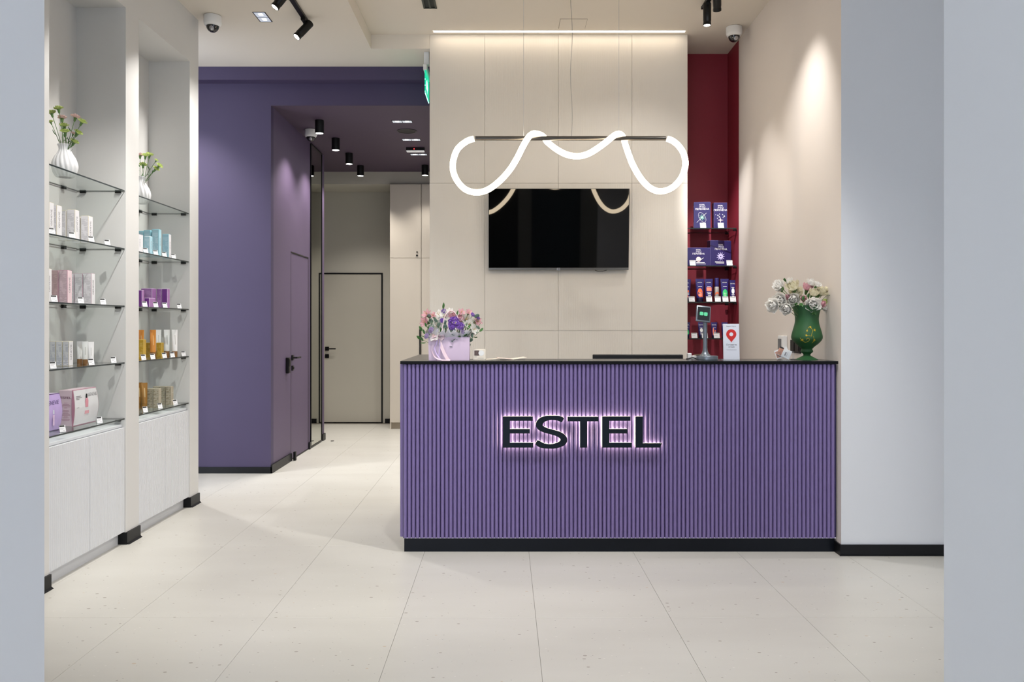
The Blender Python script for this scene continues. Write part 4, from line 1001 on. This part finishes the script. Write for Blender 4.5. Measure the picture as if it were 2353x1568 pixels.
# ribbed white vases with carnations
def ribbed_vase(X, Y, label):
    v = thing('ribbed_vase', label, 'vase', (X, Y, SZ[0]+.0042), group='white ribbed vases')
    pf = [(.034, 0), (.044, .002), (.056, .022), (.064, .05), (.063, .075), (.053, .105), (.038, .13), (.0305, .148), (.031, .165), (.037, .178), (.034, .177), (.028, .164), (.027, .148), (.034, .13)]
    MB().lathe(smooth_prof(pf), 96, flute=.045, nfl=16, twist=2.5, cap=False).build('body', mat('white_bisque', (240, 241, 243), .5, var=.01), v, 'all')
    return v
CL1 = ('tallest lime carnation', 'lime carnation just below the tallest', 'small lime bud on the outer stem', 'pale pink carnation under the tallest lime one', 'lime carnation in the thick of the bunch', 'full lime carnation facing out low', 'pale pink carnation high over the shelf', 'lime carnation leaning out farthest', 'lime carnation below the leaning one', 'lowest lime carnation near the rim', 'small pale pink bud near the rim')
CL2 = ('pale pink carnation', 'tallest lime carnation', 'lime carnation out on the long stem', 'lime carnation leaning out farthest', 'lime carnation under the leaning one', 'lowest lime carnation', 'lime carnation next to the pink one')
def smooth_prof(pf, n=3): return [(max(p.x, .0005), p.y) for p in smoothpts([(a, b, 0) for a, b in pf], n)]
for X, Y, heads, lab in (
    (-2.40, 4.487, [(134.8,248.7,'g'),(119,258.6,'g'),(117,278.5,'g'),(143,270,'p'),(148,288,'g'),(149.7,301.7,'g'),(173,268,'p'),(187.8,278.5,'g'),(178,304,'g'),(169.6,325,'g'),(168,305,'p')], 'white pleated vase on the topmost shelf above the gift boxes'),
    (-2.42, 5.46, [(322,356,'p'),(343.6,355,'g'),(358.6,367,'g'),(365,379.6,'g'),(357,387,'g'),(328.7,378,'g'),(334,357,'g')], 'white pleated vase on the topmost shelf beside the purple wall')):
    ribbed_vase(X, Y, lab)
    for i, (px, py, c) in enumerate(heads):
        Yh = Y+rnd.uniform(-.035, .04); k = Yh/F; hx = (px-CX)*k; hz = CZ-(py-CY)*k
        small = (i in (2, 10))
        b = Vector((X+rnd.uniform(-.012, .012), Y+rnd.uniform(-.012, .012), SZ[0]+.11))
        h = Vector((hx, Yh, hz-.008))
        flower('carnation', (CL1[i]+' in the vase above the gift boxes' if X > -2.41 else CL2[i]+' in the vase beside the purple wall'), 'carnations in the white vases', b, h, .016 if small else .026, 'carnation', M_pb if c == 'p' else M_pg, var=i % 4, leaves=2)

# ------------------------------------------------------------------ things on the worktop
ZT = 1.1052; YW = 4.88; kw = YW/F
def WX(px): return (px-CX)*kw
def WZ(py): return CZ-(py-CY)*kw
# gift bag
M_bag = mat('bag_lilac_card', (222, 200, 224), .55, var=.015); M_bagr = mat('ribbon_pink', (240, 212, 222), .3, var=.02); M_bagl = mat('ribbon_lilac', (206, 184, 228), .3, var=.02); M_tis = mat('tissue_white', (240, 236, 244), .7, var=.03)
gbx = WX(1033); bag = thing('gift_bag', 'pale lilac paper gift bag filled with flowers', 'bag', (gbx, YW, ZT))
bw, bd, bhh = .119, .05, .136
m = MB(); o = [(-bw, -bd), (bw, -bd), (bw, bd), (-bw, bd)]; tp_ = [(x*1.02, y*1.12) for x, y in o]
m.add([(x, y, 0) for x, y in o]+[(x, y, bhh) for x, y in tp_]+[(x*.985, y*.96, .002) for x, y in o]+[(x*.985, y*.96, bhh) for x, y in tp_], [(3, 2, 1, 0)]+[(i, (i+1) % 4, 4+(i+1) % 4, 4+i) for i in range(4)]+[(8+(i+1) % 4, 8+i, 12+i, 12+(i+1) % 4) for i in range(4)]+[(4+i, 4+(i+1) % 4, 12+(i+1) % 4, 12+i) for i in range(4)]+[(8, 9, 10, 11)])
m.build('bag_body', M_bag, bag)
for s, cx_ in ((-1, .012), (1, -.015)):
    y = s*bd*1.1; hp = [(cx_-.052+(.014 if s < 0 else 0), y, bhh-.01), (cx_-.050, y, bhh+.05), (cx_-.035, y*.8, bhh+.125), (cx_, y*.6, bhh+.155), (cx_+.035, y*.8, bhh+.125), (cx_+.052, y, bhh+.05), (cx_+.054, y, bhh-.01)]
    MB().tube(smoothpts(hp, 6), .0024, 8).build('handle', M_bagr, bag, 'all')
m = MB()
for x in (-.033, .047): m.tube([(x, -bd*1.08, bhh-.016), (x, -bd*1.08-.002, bhh-.016)], .0025, 8)
m.build('eyelets', mat('eyelet_dark', (70, 60, 66), .4), bag)
m = MB(); n = 64; vs_ = []; r_ = random.Random(3)
for j in range(4):
    for i in range(n):
        a = 2*PI*i/n; kx_ = (.108, .122, .142, .150)[j]; ky_ = (.045, .06, .085, .092)[j]; z = (bhh-.015, bhh+.004, bhh+.018, bhh+.03)[j]
        wob = 1+(.10*math.sin(i*2.3)+.06*math.sin(i*5.1))*j/3
        vs_.append((kx_*wob*math.cos(a), ky_*wob*math.sin(a), z+(.010*math.sin(i*3.7)+.008*r_.random())*j/2))
m.add(vs_, [(j*n+i, j*n+(i+1) % n, (j+1)*n+(i+1) % n, (j+1)*n+i) for j in range(3) for i in range(n)])
m.build('tissue_collar', M_tis, bag, 'all')
for nm, mm, pts, wv in (
    ('ribbon', M_bagr, [(-.06, -.056, bhh+.0), (-.082, -.066, bhh-.012), (-.098, -.07, .09), (-.096, -.072, .05), (-.075, -.075, .015), (-.03, -.08, .002), (.01, -.082, .002)], (.002, .009, .006)),
    ('ribbon', M_bagr, [(-.055, -.058, bhh), (-.05, -.06, .10), (-.035, -.064, .06), (-.015, -.068, .02), (-.002, -.075, .002)], (.018, 0, .006)),
    ('ribbon', M_bagl, [(-.062, -.057, bhh), (-.075, -.062, .09), (-.083, -.064, .07), (-.07, -.066, .035), (-.048, -.07, .006)], (.007, .004, 0)),
    ('ribbon', M_bagl, [(-.058, -.058, bhh), (-.052, -.062, .09), (-.055, -.064, .05), (-.06, -.066, .02)], (.007, .003, 0)),
    ('bow', M_bagr, [(-.06, -.058, bhh), (-.045, -.07, bhh+.02), (-.028, -.066, bhh+.01), (-.04, -.064, bhh-.008), (-.06, -.06, bhh), (-.08, -.068, bhh+.012), (-.1, -.066, bhh+.0), (-.082, -.064, bhh-.01), (-.06, -.06, bhh)], (.0, .006, .022))):
    MB().ribbon(smoothpts(pts, 5), wv).build(nm, mm, bag, 'all')
BQ = 'flowers in the lilac gift bag'
def bag_pt(x, y, f=0):
    px, py = 940+x/7.843, 670+y/7.843
    low = min(1, max(0, (py-715)/60))
    Yh = YW-.02-.055*low+f; k = Yh/F
    return Vector(((px-CX)*k, Yh, CZ-(py-CY)*k))
def bag_base(h): return Vector((gbx+(h.x-gbx)*.45, YW+(h.y-YW)*.3, ZT+.06))
LIL = [(500,620,105,'w'),(440,790,95,'w'),(640,450,95,'w'),(530,400,85,'w'),(1040,500,105,'w'),(1095,590,80,'w'),(1190,680,75,'w'),(740,345,60,'w'),(1170,560,70,'w'),(265,545,80,'p'),(300,390,75,'p'),(420,420,60,'p'),(950,360,60,'p'),(1085,365,55,'p'),(1255,540,70,'p')]
LL = ('largest white lily-like flower over the bag front', 'white lily-like flower hanging above the ribbon bow', 'white lily-like flower beside the pink roses', 'white lily-like flower under the bag handles', 'large white lily-like flower next to the violet cluster', 'creamy white lily-like flower low beside the violet cluster', 'white lily-like flower drooping over the tissue', 'white lily-like flower inside the handle loop', 'white lily-like flower between two pale pink ones', 'pale pink lily-like flower at the cupboard side', 'highest pale pink lily-like flower at the cupboard side', 'pale pink lily-like flower beside the eucalyptus', 'pale pink lily-like flower behind the pink rose', 'pale pink lily-like flower near the back handle', 'pale pink lily-like flower at the leaflet side')
for i, (x, y, r, c) in enumerate(LIL):
    h = bag_pt(x, y, rnd.uniform(-.01, .01)); rr_ = r/7.843*kw*1.5
    aim = Vector(((h.x-gbx)*3.2, -.6, .55 if y < 450 else .15)); h -= aim.normalized()*rr_*.5
    flower('lily_flower', LL[i]+' in the lilac gift bag', BQ, bag_base(h), h, rr_, 'lily', M_pw if c == 'w' else M_pp, aim, i % 4)
for i, (x, y, r) in enumerate([(755,430,85),(920,490,75)]):
    h = bag_pt(x, y, .01); rr_ = r/7.843*kw*1.3; aim = Vector((0, -.5, .7)); h -= aim.normalized()*rr_*.6
    flower('rose', 'soft pink rose between the lily-like flowers of the gift bag', BQ, bag_base(h), h, rr_, 'rose', M_pp, aim, i)
for i, (x, y, r) in enumerate([(800,545,95),(925,620,62),(770,635,55)]):
    h = bag_pt(x, y, -.015); rr_ = r/7.843*kw; aim = Vector((.1*(i-1), -.9, .35)); h -= aim.normalized()*rr_*.5
    flower('statice_flower', 'bright violet ruffled flower cluster at the middle of the gift bag', BQ, bag_base(h), h, rr_, 'statice', M_pv, aim, i, calyx=False)
for i, (x, y, r) in enumerate([(390,690,50),(310,800,45),(970,720,40),(1150,415,35),(1250,475,30),(625,350,40),(590,520,40)]):
    h = bag_pt(x, y, 0); rr_ = r/7.843*kw; aim = Vector(((h.x-gbx)*4, -.7, .4)); h -= aim.normalized()*rr_*.4
    flower('statice_flower', 'small lilac flower sprig tucked in the gift bag', BQ, bag_base(h), h, rr_, 'statice', M_pl if i < 3 else M_pv, aim, 3, calyx=False)
# eucalyptus and leaf sprigs: one thing each, stem and leaves
def sprig(name, label, tip, n, Lf, Wf, m, base, spread=.7, rounded=True, seed=0):
    r_ = random.Random(seed); t = thing(name, label, 'leaf sprig', base, group='greenery in the lilac gift bag'); v = Vector(tip)-Vector(base)
    MB().tube([(0, 0, 0), tuple(v*.5+Vector((0, 0, .01))), tuple(v)], .0012, 5).build('stem', M_stem, t)
    for i in range(n):
        u = .94-.16*i; az = r_.random()*2*PI; lf = MB()
        petal(lf, Matrix.Translation(v*u) @ v.to_track_quat('Z', 'Y').to_matrix().to_4x4() @ PM(az if rounded else i*2.1, r_.uniform(.3, 1.0) if rounded else 1.1-.2*i), Lf*r_.uniform(.8, 1.15), Wf*r_.uniform(.85, 1.1), .12, .15, 0, not rounded)
        lf.build('leaf', m, t, 'all')
for i, (x, y) in enumerate([(375,430),(385,560),(640,560),(800,715),(620,640),(1210,440),(495,520),(1300,560)]):
    h = bag_pt(x, y, -.005); sprig('eucalyptus_sprig', 'grey green eucalyptus sprig with round leaves in the gift bag', h, 6, .032, .029, M_euc, bag_base(h), seed=i)
for i, (x, y) in enumerate([(215,685),(185,845),(300,610),(610,265),(850,410),(1060,660),(1290,700),(560,720),(940,700),(1010,620)]):
    h = bag_pt(x, y, -.005); sprig('leaf_sprig', 'dark green pointed leaf sprig poking out of the gift bag', h, 3, .034, .016, M_leaf, bag_base(h), rounded=False, seed=20+i)

# small items beside the bag
M_cream = mat('card_cream', (240, 230, 214), .5, var=.01)
cbx = thing('card_display', 'cream card box with a photo and white circle beside the gift bag', 'card holder', (WX(1101.5), YW-.02, ZT))
MB().bbox(-.0375, .0375, 0, .03, 0, .064, .0015).build('box', M_cream, cbx)
MB().box(-.029, -.0005, -.0005, -.0001, .026, .056).build('photo_print', mat('photo_brown', (96, 78, 74), .5, var=.6, scale=90), cbx)
m = MB(); fan(m, [(.012+.0165*math.cos(2*PI*i/24), .041+.0165*math.sin(2*PI*i/24)) for i in range(24)], (.012, .041), -.0008); m.build('circle_print', offw, cbx)
MB().box(-.028, -.014, -.0004, 0, .017, .019).box(-.01, .026, -.0004, 0, .010, .012).build('print_lines', M_ink, cbx)
for i, (px, w_, rx, ry, z) in enumerate(((1133, .085, 0, -.05, .0), (1160, .09, .0, .10, .001), (1191, .085, 0, -.13, .001))):
    o = MB().bbox(-w_/2, w_/2, -.05, .05, 0, .003, .0006).build('leaflet', [M_cream, mat('leaflet_pink', (236, 216, 206), .5)][i % 2], loc=(WX(px), YW+.03+.01*i, ZT+z+abs(math.sin(ry))*w_/2))
    o.rotation_euler = (0, ry, .1*i)
    tag(o, ('cream folded leaflet lying next to the card box', 'pinkish leaflet lying between two cream leaflets', 'cream leaflet propped up at the end of the pile')[i], 'leaflet', 'leaflets on the worktop')

# tablet terminal
M_steel = mat('terminal_steel', (120, 128, 138), .35, .6, var=.03)
tm = thing('tablet_terminal', 'silver tablet terminal on a round pedestal showing two green squares', 'tablet', (WX(1625), YW, ZT))
MB().lathe([(.059, 0), (.0625, .002), (.0625, .02), (.060, .024), (.03, .026)], 48).build('base', M_steel, tm, True)
MB().lathe([(.034, .025), (.028, .03), (.02, .04), (.0145, .055), (.0125, .075), (.012, .235)], 28, c=(-.012, 0, 0), cap=False).build('pole', M_steel, tm, True)
hd = MB().bbox(-.043, .043, -.007, .007, -.05, .05, .005, seg=2).build('tablet', M_steel, tm, True, (-.026, -.012, .272), (math.radians(-16), 0, 0))
hd.rotation_euler = (Matrix.Rotation(math.radians(7), 3, 'Y') @ Matrix.Rotation(math.radians(-16), 3, 'X')).to_euler()
MB().box(-.036, .036, -.0078, -.007, -.041, .041).build('screen', mat('terminal_screen', (40, 44, 48), .15, var=0), hd)
m = MB()
for c in (-.0125, .0125): m.bbox(c-.0105, c+.0105, -.0086, -.0078, -.012, .009, .003)
m.build('icon', emis('terminal_green', (.16, .72, .38), .9), hd)
MB().tube([(0, .007, -.01), (.014, .025, -.03)], .012, 12).build('joint', M_steel, hd)
MB().tube(smoothpts([(-.055, .03, .004), (-.08, .02, .012), (-.1, .03, .006), (-.11, .06, .003)], 5), .003, 8).build('cable', M_black, tm, 'all')
# review card
rc = thing('map_pin_card', 'white table card with a red map pin and invitation text', 'table card', (WX(1679), YW-.02, ZT)); rc.rotation_euler = (math.radians(-3), 0, 0)
MB().bbox(-.048, .048, 0, .004, 0, .214, .001).box(-.048, .048, .0, .05, 0, .003).build('card', mat('card_bluewhite', (222, 226, 238), .35, var=.01), rc)
m = MB(); cz_, R_ = .152, .030; pts = [(0, .104)]
pts = [(0, .103), (.0035, .110)]+[(R_*math.cos(a), cz_+R_*math.sin(a)) for a in [-.75+(PI+1.5)*i/28 for i in range(29)]]+[(-.0035, .110)]
fan(m, pts, (0, cz_), -.0006); m.build('pin_print', mat('pin_red', (206, 44, 40), .4, var=0), rc)
m = MB(); fan(m, [(.0115*math.cos(2*PI*i/24), cz_+.0115*math.sin(2*PI*i/24)) for i in range(24)], (0, cz_), -.001); m.build('pin_hole_print', mat('card_bluewhite', (222, 226, 238)), rc)
M_inkd = mat('ink_dark', (70, 66, 74), .6, var=0)
link('lettering', text_mesh('Яндекс Карты', .0085, M_inkd), rc, (0, -.0006, .199), RF)
link('lettering', text_mesh('Оставьте', .014, M_inkd), rc, (0, -.0006, .090), RF)
link('lettering', text_mesh('отзыв', .013, M_inkd), rc, (0, -.0006, .077), RF)
MB().box(-.03, .03, -.0004, 0, .061, .0625).box(-.028, .03, -.0004, 0, .056, .0575).build('print_lines', mat('ink_pale', (186, 188, 198), .6, var=0), rc)

# monitor and small white boxes behind the terminal
ym = 5.30; km = ym/F
mo = thing('computer_monitor', 'black computer monitor seen from behind the counter, only its top showing', 'monitor', ((1465.5-CX)*km, ym, .7305))
MB().bbox(-.29, .29, -.012, .02, .06, .392, .004).build('panel', mat('monitor_black', (10, 11, 14), .45), mo)
MB().box(-.04, .04, -.045, -.012, .0, .2).build('neck', M_black, mo)
MB().bbox(-.12, .12, -.1, .08, 0, .012, .004).build('foot', M_black, mo)
link('brand_lettering', text_mesh('ASUS', .035, mat('ink_silver', (140, 142, 146), .5)), mo, (-.19, -.0125, .336), RF)
for px, w_, h_, Y_, lab in ((1583.5, .022, .036, 4.985, 'small white upright box behind the terminal cable'), (1594, .026, .021, 5.005, 'low white box touching the terminal base')):
    o = thing('small_box', lab, 'box', ((px-CX)*Y_/F, Y_, ZT), group='small boxes behind the terminal')
    MB().bbox(-w_/2, w_/2, -.02, .02, 0, h_, .002).build('carton', M_white, o); MB().box(-w_/2+.002, w_/2-.002, -.0205, -.02, h_*.3, h_*.34).build('print_line', M_ink, o)
o = thing('small_box', 'low brown box at the back of the worktop behind the terminal', 'box', ((1613-CX)*5.01/F, 5.015, ZT), group='small boxes behind the terminal')
MB().bbox(-.045, .045, -.02, .02, 0, .028, .002).build('carton', mat('kraft_brown', (110, 84, 66), .6), o); MB().box(-.045, .045, -.004, .004, .028, .0284).build('tape', mat('tape_tan', (160, 134, 104), .4), o)

# acrylic holder with picture cards
ch_ = thing('card_holder', 'clear acrylic holder with tilted white picture cards beside the green vase', 'card holder', (WX(1801), YW-.03, ZT))
MB().box(-.052, .052, -.001, .001, 0, .05).box(-.052, .052, -.001, .04, 0, .002).box(.050, .052, .0, .03, 0, .05).build('holder', M_acryl, ch_)
for a, yy, mm in ((.42, .008, M_white), (-.35, .012, M_white)):
    c = MB().box(-.04, .04, -.0005, .0005, -.026, .026).build('card', mm, ch_, loc=(-.004 if a > 0 else -.018, yy, .042), rot=(0, a, 0))
    if a > 0:
        MB().box(-.04, -.012, -.0009, -.0005, -.024, .026).build('photo_print', mat('photo_portrait', (190, 140, 118), .5, var=.7, scale=70), c)
        MB().box(-.04, -.014, -.0011, -.0008, .017, .026).build('photo_dark_print', mat('photo_dark', (52, 44, 44), .5), c)
        MB().box(.004, .012, -.0009, -.0005, -.014, .008).box(.018, .0195, -.0009, -.0005, -.018, .012).build('print_lines', M_ink, c)
    else: MB().box(-.036, -.006, -.0009, -.0005, -.02, .018).build('photo_print', mat('photo_portrait', (190, 140, 118), .5, var=.7, scale=70), c)

# sockets on the beige wall
def on_wall(Y): return xr(Y)
Y_ = 5.66; o = thing('wall_panel', 'white slim control box on the beige wall behind the card holder', 'control box', (on_wall(Y_), Y_, 1.168))
MB().bbox(-.03, -.001, -.055, .055, -.07, .07, .003).build('case', M_white, o)
MB().bbox(-.033, -.03, -.02, .045, -.05, .05, .001).build('display', mat('display_grey', (110, 112, 116), .3), o)
Y_ = 5.42; o = thing('wall_socket', 'black double wall socket behind the green vase', 'socket', (on_wall(Y_), Y_, 1.17))
MB().bbox(-.012, -.001, -.09, .09, -.043, .043, .002).build('plate', M_black, o)
for s in (-1, 1): MB().bbox(-.016, -.012, s*.043-.034, s*.043+.034, -.032, .032, .002).build('insert', M_blackm, o)

# green urn
ux = WX(1854); ur = thing('green_urn', 'matte green footed urn vase with gold scroll ornament', 'vase', (ux, YW, ZT))
def hp(px): return px/2*kw
UP = [(hp(49), 0), (hp(49.3), .002), (hp(46), .005), (hp(30), .016), (hp(18), .025), (hp(15.4), .030), (hp(19), .038), (hp(26), .046), (hp(27), .053), (hp(25), .06), (hp(24.5), .066), (hp(33), .078), (hp(50), .096), (hp(63), .115), (hp(68.5), .131), (hp(67), .150), (hp(61), .180), (hp(54.5), .210), (hp(52), .235), (hp(53), .262), (hp(58), .290), (hp(65), .315), (hp(67), .322), (hp(64), .321), (hp(55), .29), (hp(50), .25), (hp(49), .2)]
SP = smooth_prof(UP, 4)
M_urn = mat('urn_green', (33, 84, 44), .55, var=.14, scale=9)
MB().lathe(SP, 64, cap=False).build('body', M_urn, ur, 'all')
def urn_r(z):
    for (r0, z0), (r1, z1_) in zip(SP, SP[1:]):
        if z0 <= z <= z1_ and z1_ > z0: return r0+(r1-r0)*(z-z0)/(z1_-z0)
    return .08
def urn_pt(x, y, off=.0008):      # crop pixels of the ornament -> surface
    X = (1740+x/6.815-1854)*kw; Z = (829-(620+y/6.815))*kw; r = urn_r(Z)+off
    return (X, -math.sqrt(max(r*r-X*X, 1e-6)), Z)
M_gold = mat('gold_paint', (206, 176, 40), .4, .3, var=.1)
m = MB()
for pts in ([(755,905),(775,935),(790,970),(775,1000),(765,1030),(765,1050),(740,1045),(700,1040)], [(640,1100),(660,1130),(690,1145),(725,1130),(735,1100),(715,1080),(695,1090),(700,1110)], [(612,1075),(620,1095),(640,1100)], [(795,1050),(800,1085),(812,1105)], [(812,1110),(800,1140),(785,1160)], [(705,985),(712,955),(705,940)], [(755,905),(735,912),(722,930)]):
    m.tube(smoothpts([urn_pt(*p) for p in pts], 4), .0009, 5)
for (x, y, r) in ((760,910,20),(822,955,26),(640,1110,26),(692,1038,22),(812,1112,26),(705,968,16)):
    P_ = [urn_pt(x+(r if i % 2 == 0 else r*.4)*math.cos(PI*i/5), y+(r if i % 2 == 0 else r*.4)*math.sin(PI*i/5), .0012) for i in range(10)]
    m.add([urn_pt(x, y, .0014)]+P_, [(0, 1+(i+1) % 10, 1+i) for i in range(10)])
m.build('gold_ornament', M_gold, ur)
UF = [(335,240,78,'w','peony'),(350,300,50,'w','peony'),(510,185,45,'w','rose'),(560,265,80,'c','rose'),(615,375,85,'c','rose'),(350,475,95,'w','peony'),(245,560,95,'w','peony'),(560,465,85,'w','rose'),(460,615,75,'w','rose'),(480,425,35,'p','rose'),(670,320,34,'c','rose'),(785,280,62,'p','rose'),(840,212,58,'w','rose'),(940,230,52,'w','peony'),(1000,350,72,'c','rose'),(880,370,62,'c','rose'),(870,540,98,'w','peony'),(1082,312,36,'c','rose'),(1050,492,34,'g','rose'),(1010,535,45,'p','rose'),(1060,610,45,'w','rose'),(725,450,40,'p','rose')]
UN = ('highest white peony', 'small white peony under the highest one', 'white rosebud beside the highest peony', 'large cream rose near the white rosebud', 'cream rose over the urn rim', 'white peony of the hanging pair, upper one', 'white peony of the hanging pair, lower one', 'white rose beside the hanging peonies', 'white rose drooping lowest over the rim', 'small pink rosebud between white roses', 'small cream rosebud between the cream roses', 'round pink rose standing tall', 'white rose beside the tall pink rose', 'white peony next to the tall white rose', 'large cream rose at the wall side', 'cream rose under the tall white rose', 'big white peony covering the urn rim', 'cream rosebud nearest the pale wall', 'green bud at the wall side', 'pink rose at the urn rim beside the big peony', 'white rose hanging at the wall side', 'pink rosebud low among the leaves')
UL = {'w': ('white', M_pw), 'c': ('cream', M_pc), 'p': ('pink', M_pp), 'g': ('green budded', M_pg)}
for i, (x, y, r, c, kd) in enumerate(UF):
    px, py = 1740+x/6.815, 620+y/6.815
    Yh = YW-.03+rnd.uniform(-.02, .05)-(.055 if (x, y) in ((870,540),(460,615),(245,560)) else 0); k_ = Yh/F
    h = Vector(((px-CX)*k_, Yh, CZ-(py-CY)*k_)); rr_ = r/6.815*kw*(1.4 if kd == 'peony' else 1.6)
    out = Vector((h.x-ux, h.y-YW, 0))
    aim = Vector((out.x*4, -.35+out.y, .55)) if y < 400 else Vector((out.x*4, -.7, -.1))
    aim.normalize(); h -= aim*rr_*(.4 if kd == 'peony' else .45)
    b = Vector((ux+(h.x-ux)*.12, YW+(h.y-YW)*.1, ZT+.22))
    flower('peony' if kd == 'peony' else 'rose', UN[i]+' in the green urn', 'blooms in the green urn', b, h, rr_, kd, UL[c][1], tuple(aim), i % 4, stem_r=.0018)
for i, (x, y, dx, dy) in enumerate([(690,520,-.2,-1),(880,650,0,-1),(800,440,.3,1),(1105,395,1,-.4),(450,190,-.8,.6),(620,520,-.6,-.6),(720,480,.2,.8),(930,400,.4,.8),(540,560,-1,-.2)]):
    px, py = 1740+x/6.815, 620+y/6.815; Yh = YW-.075 if y > 450 else YW-.02; k_ = Yh/F
    p = Vector(((px-CX)*k_, Yh, CZ-(py-CY)*k_)); b = Vector((ux+(p.x-ux)*.2, YW+(Yh-YW)*.1, ZT+.24))
    t = thing('foliage_spray', ('leafy stem hanging over the urn rim', 'broad leaf pair under the big white peony', 'upright leaf pair beside the tall pink rose', 'leaf pair on the cream rosebud stem', 'leaf pair behind the highest white peony', 'leaf pair at the urn rim below the cream rose', 'leaf pair in the middle of the bunch', 'leaf pair beneath the wall side cream rose', 'leaf pair next to the lowest white rose')[i]+', green urn', 'leaf sprig', b, group='leaves in the green urn'); v = p-b
    MB().tube(smoothpts([(0, 0, 0), tuple(v*.6+Vector((0, 0, .02))), tuple(v)], 3), .0012, 5).build('stem', M_stem, t)
    for q in range(2):
        d = Vector((dx+.5*(q-.5), -.3, dy)).normalized(); lf = MB(); petal(lf, Matrix.Translation(v) @ (d.to_track_quat('Y', 'Z').to_matrix().to_4x4()), .026, .016, .15, .2, 0, True); lf.build('leaf', M_leaf, t, 'all')
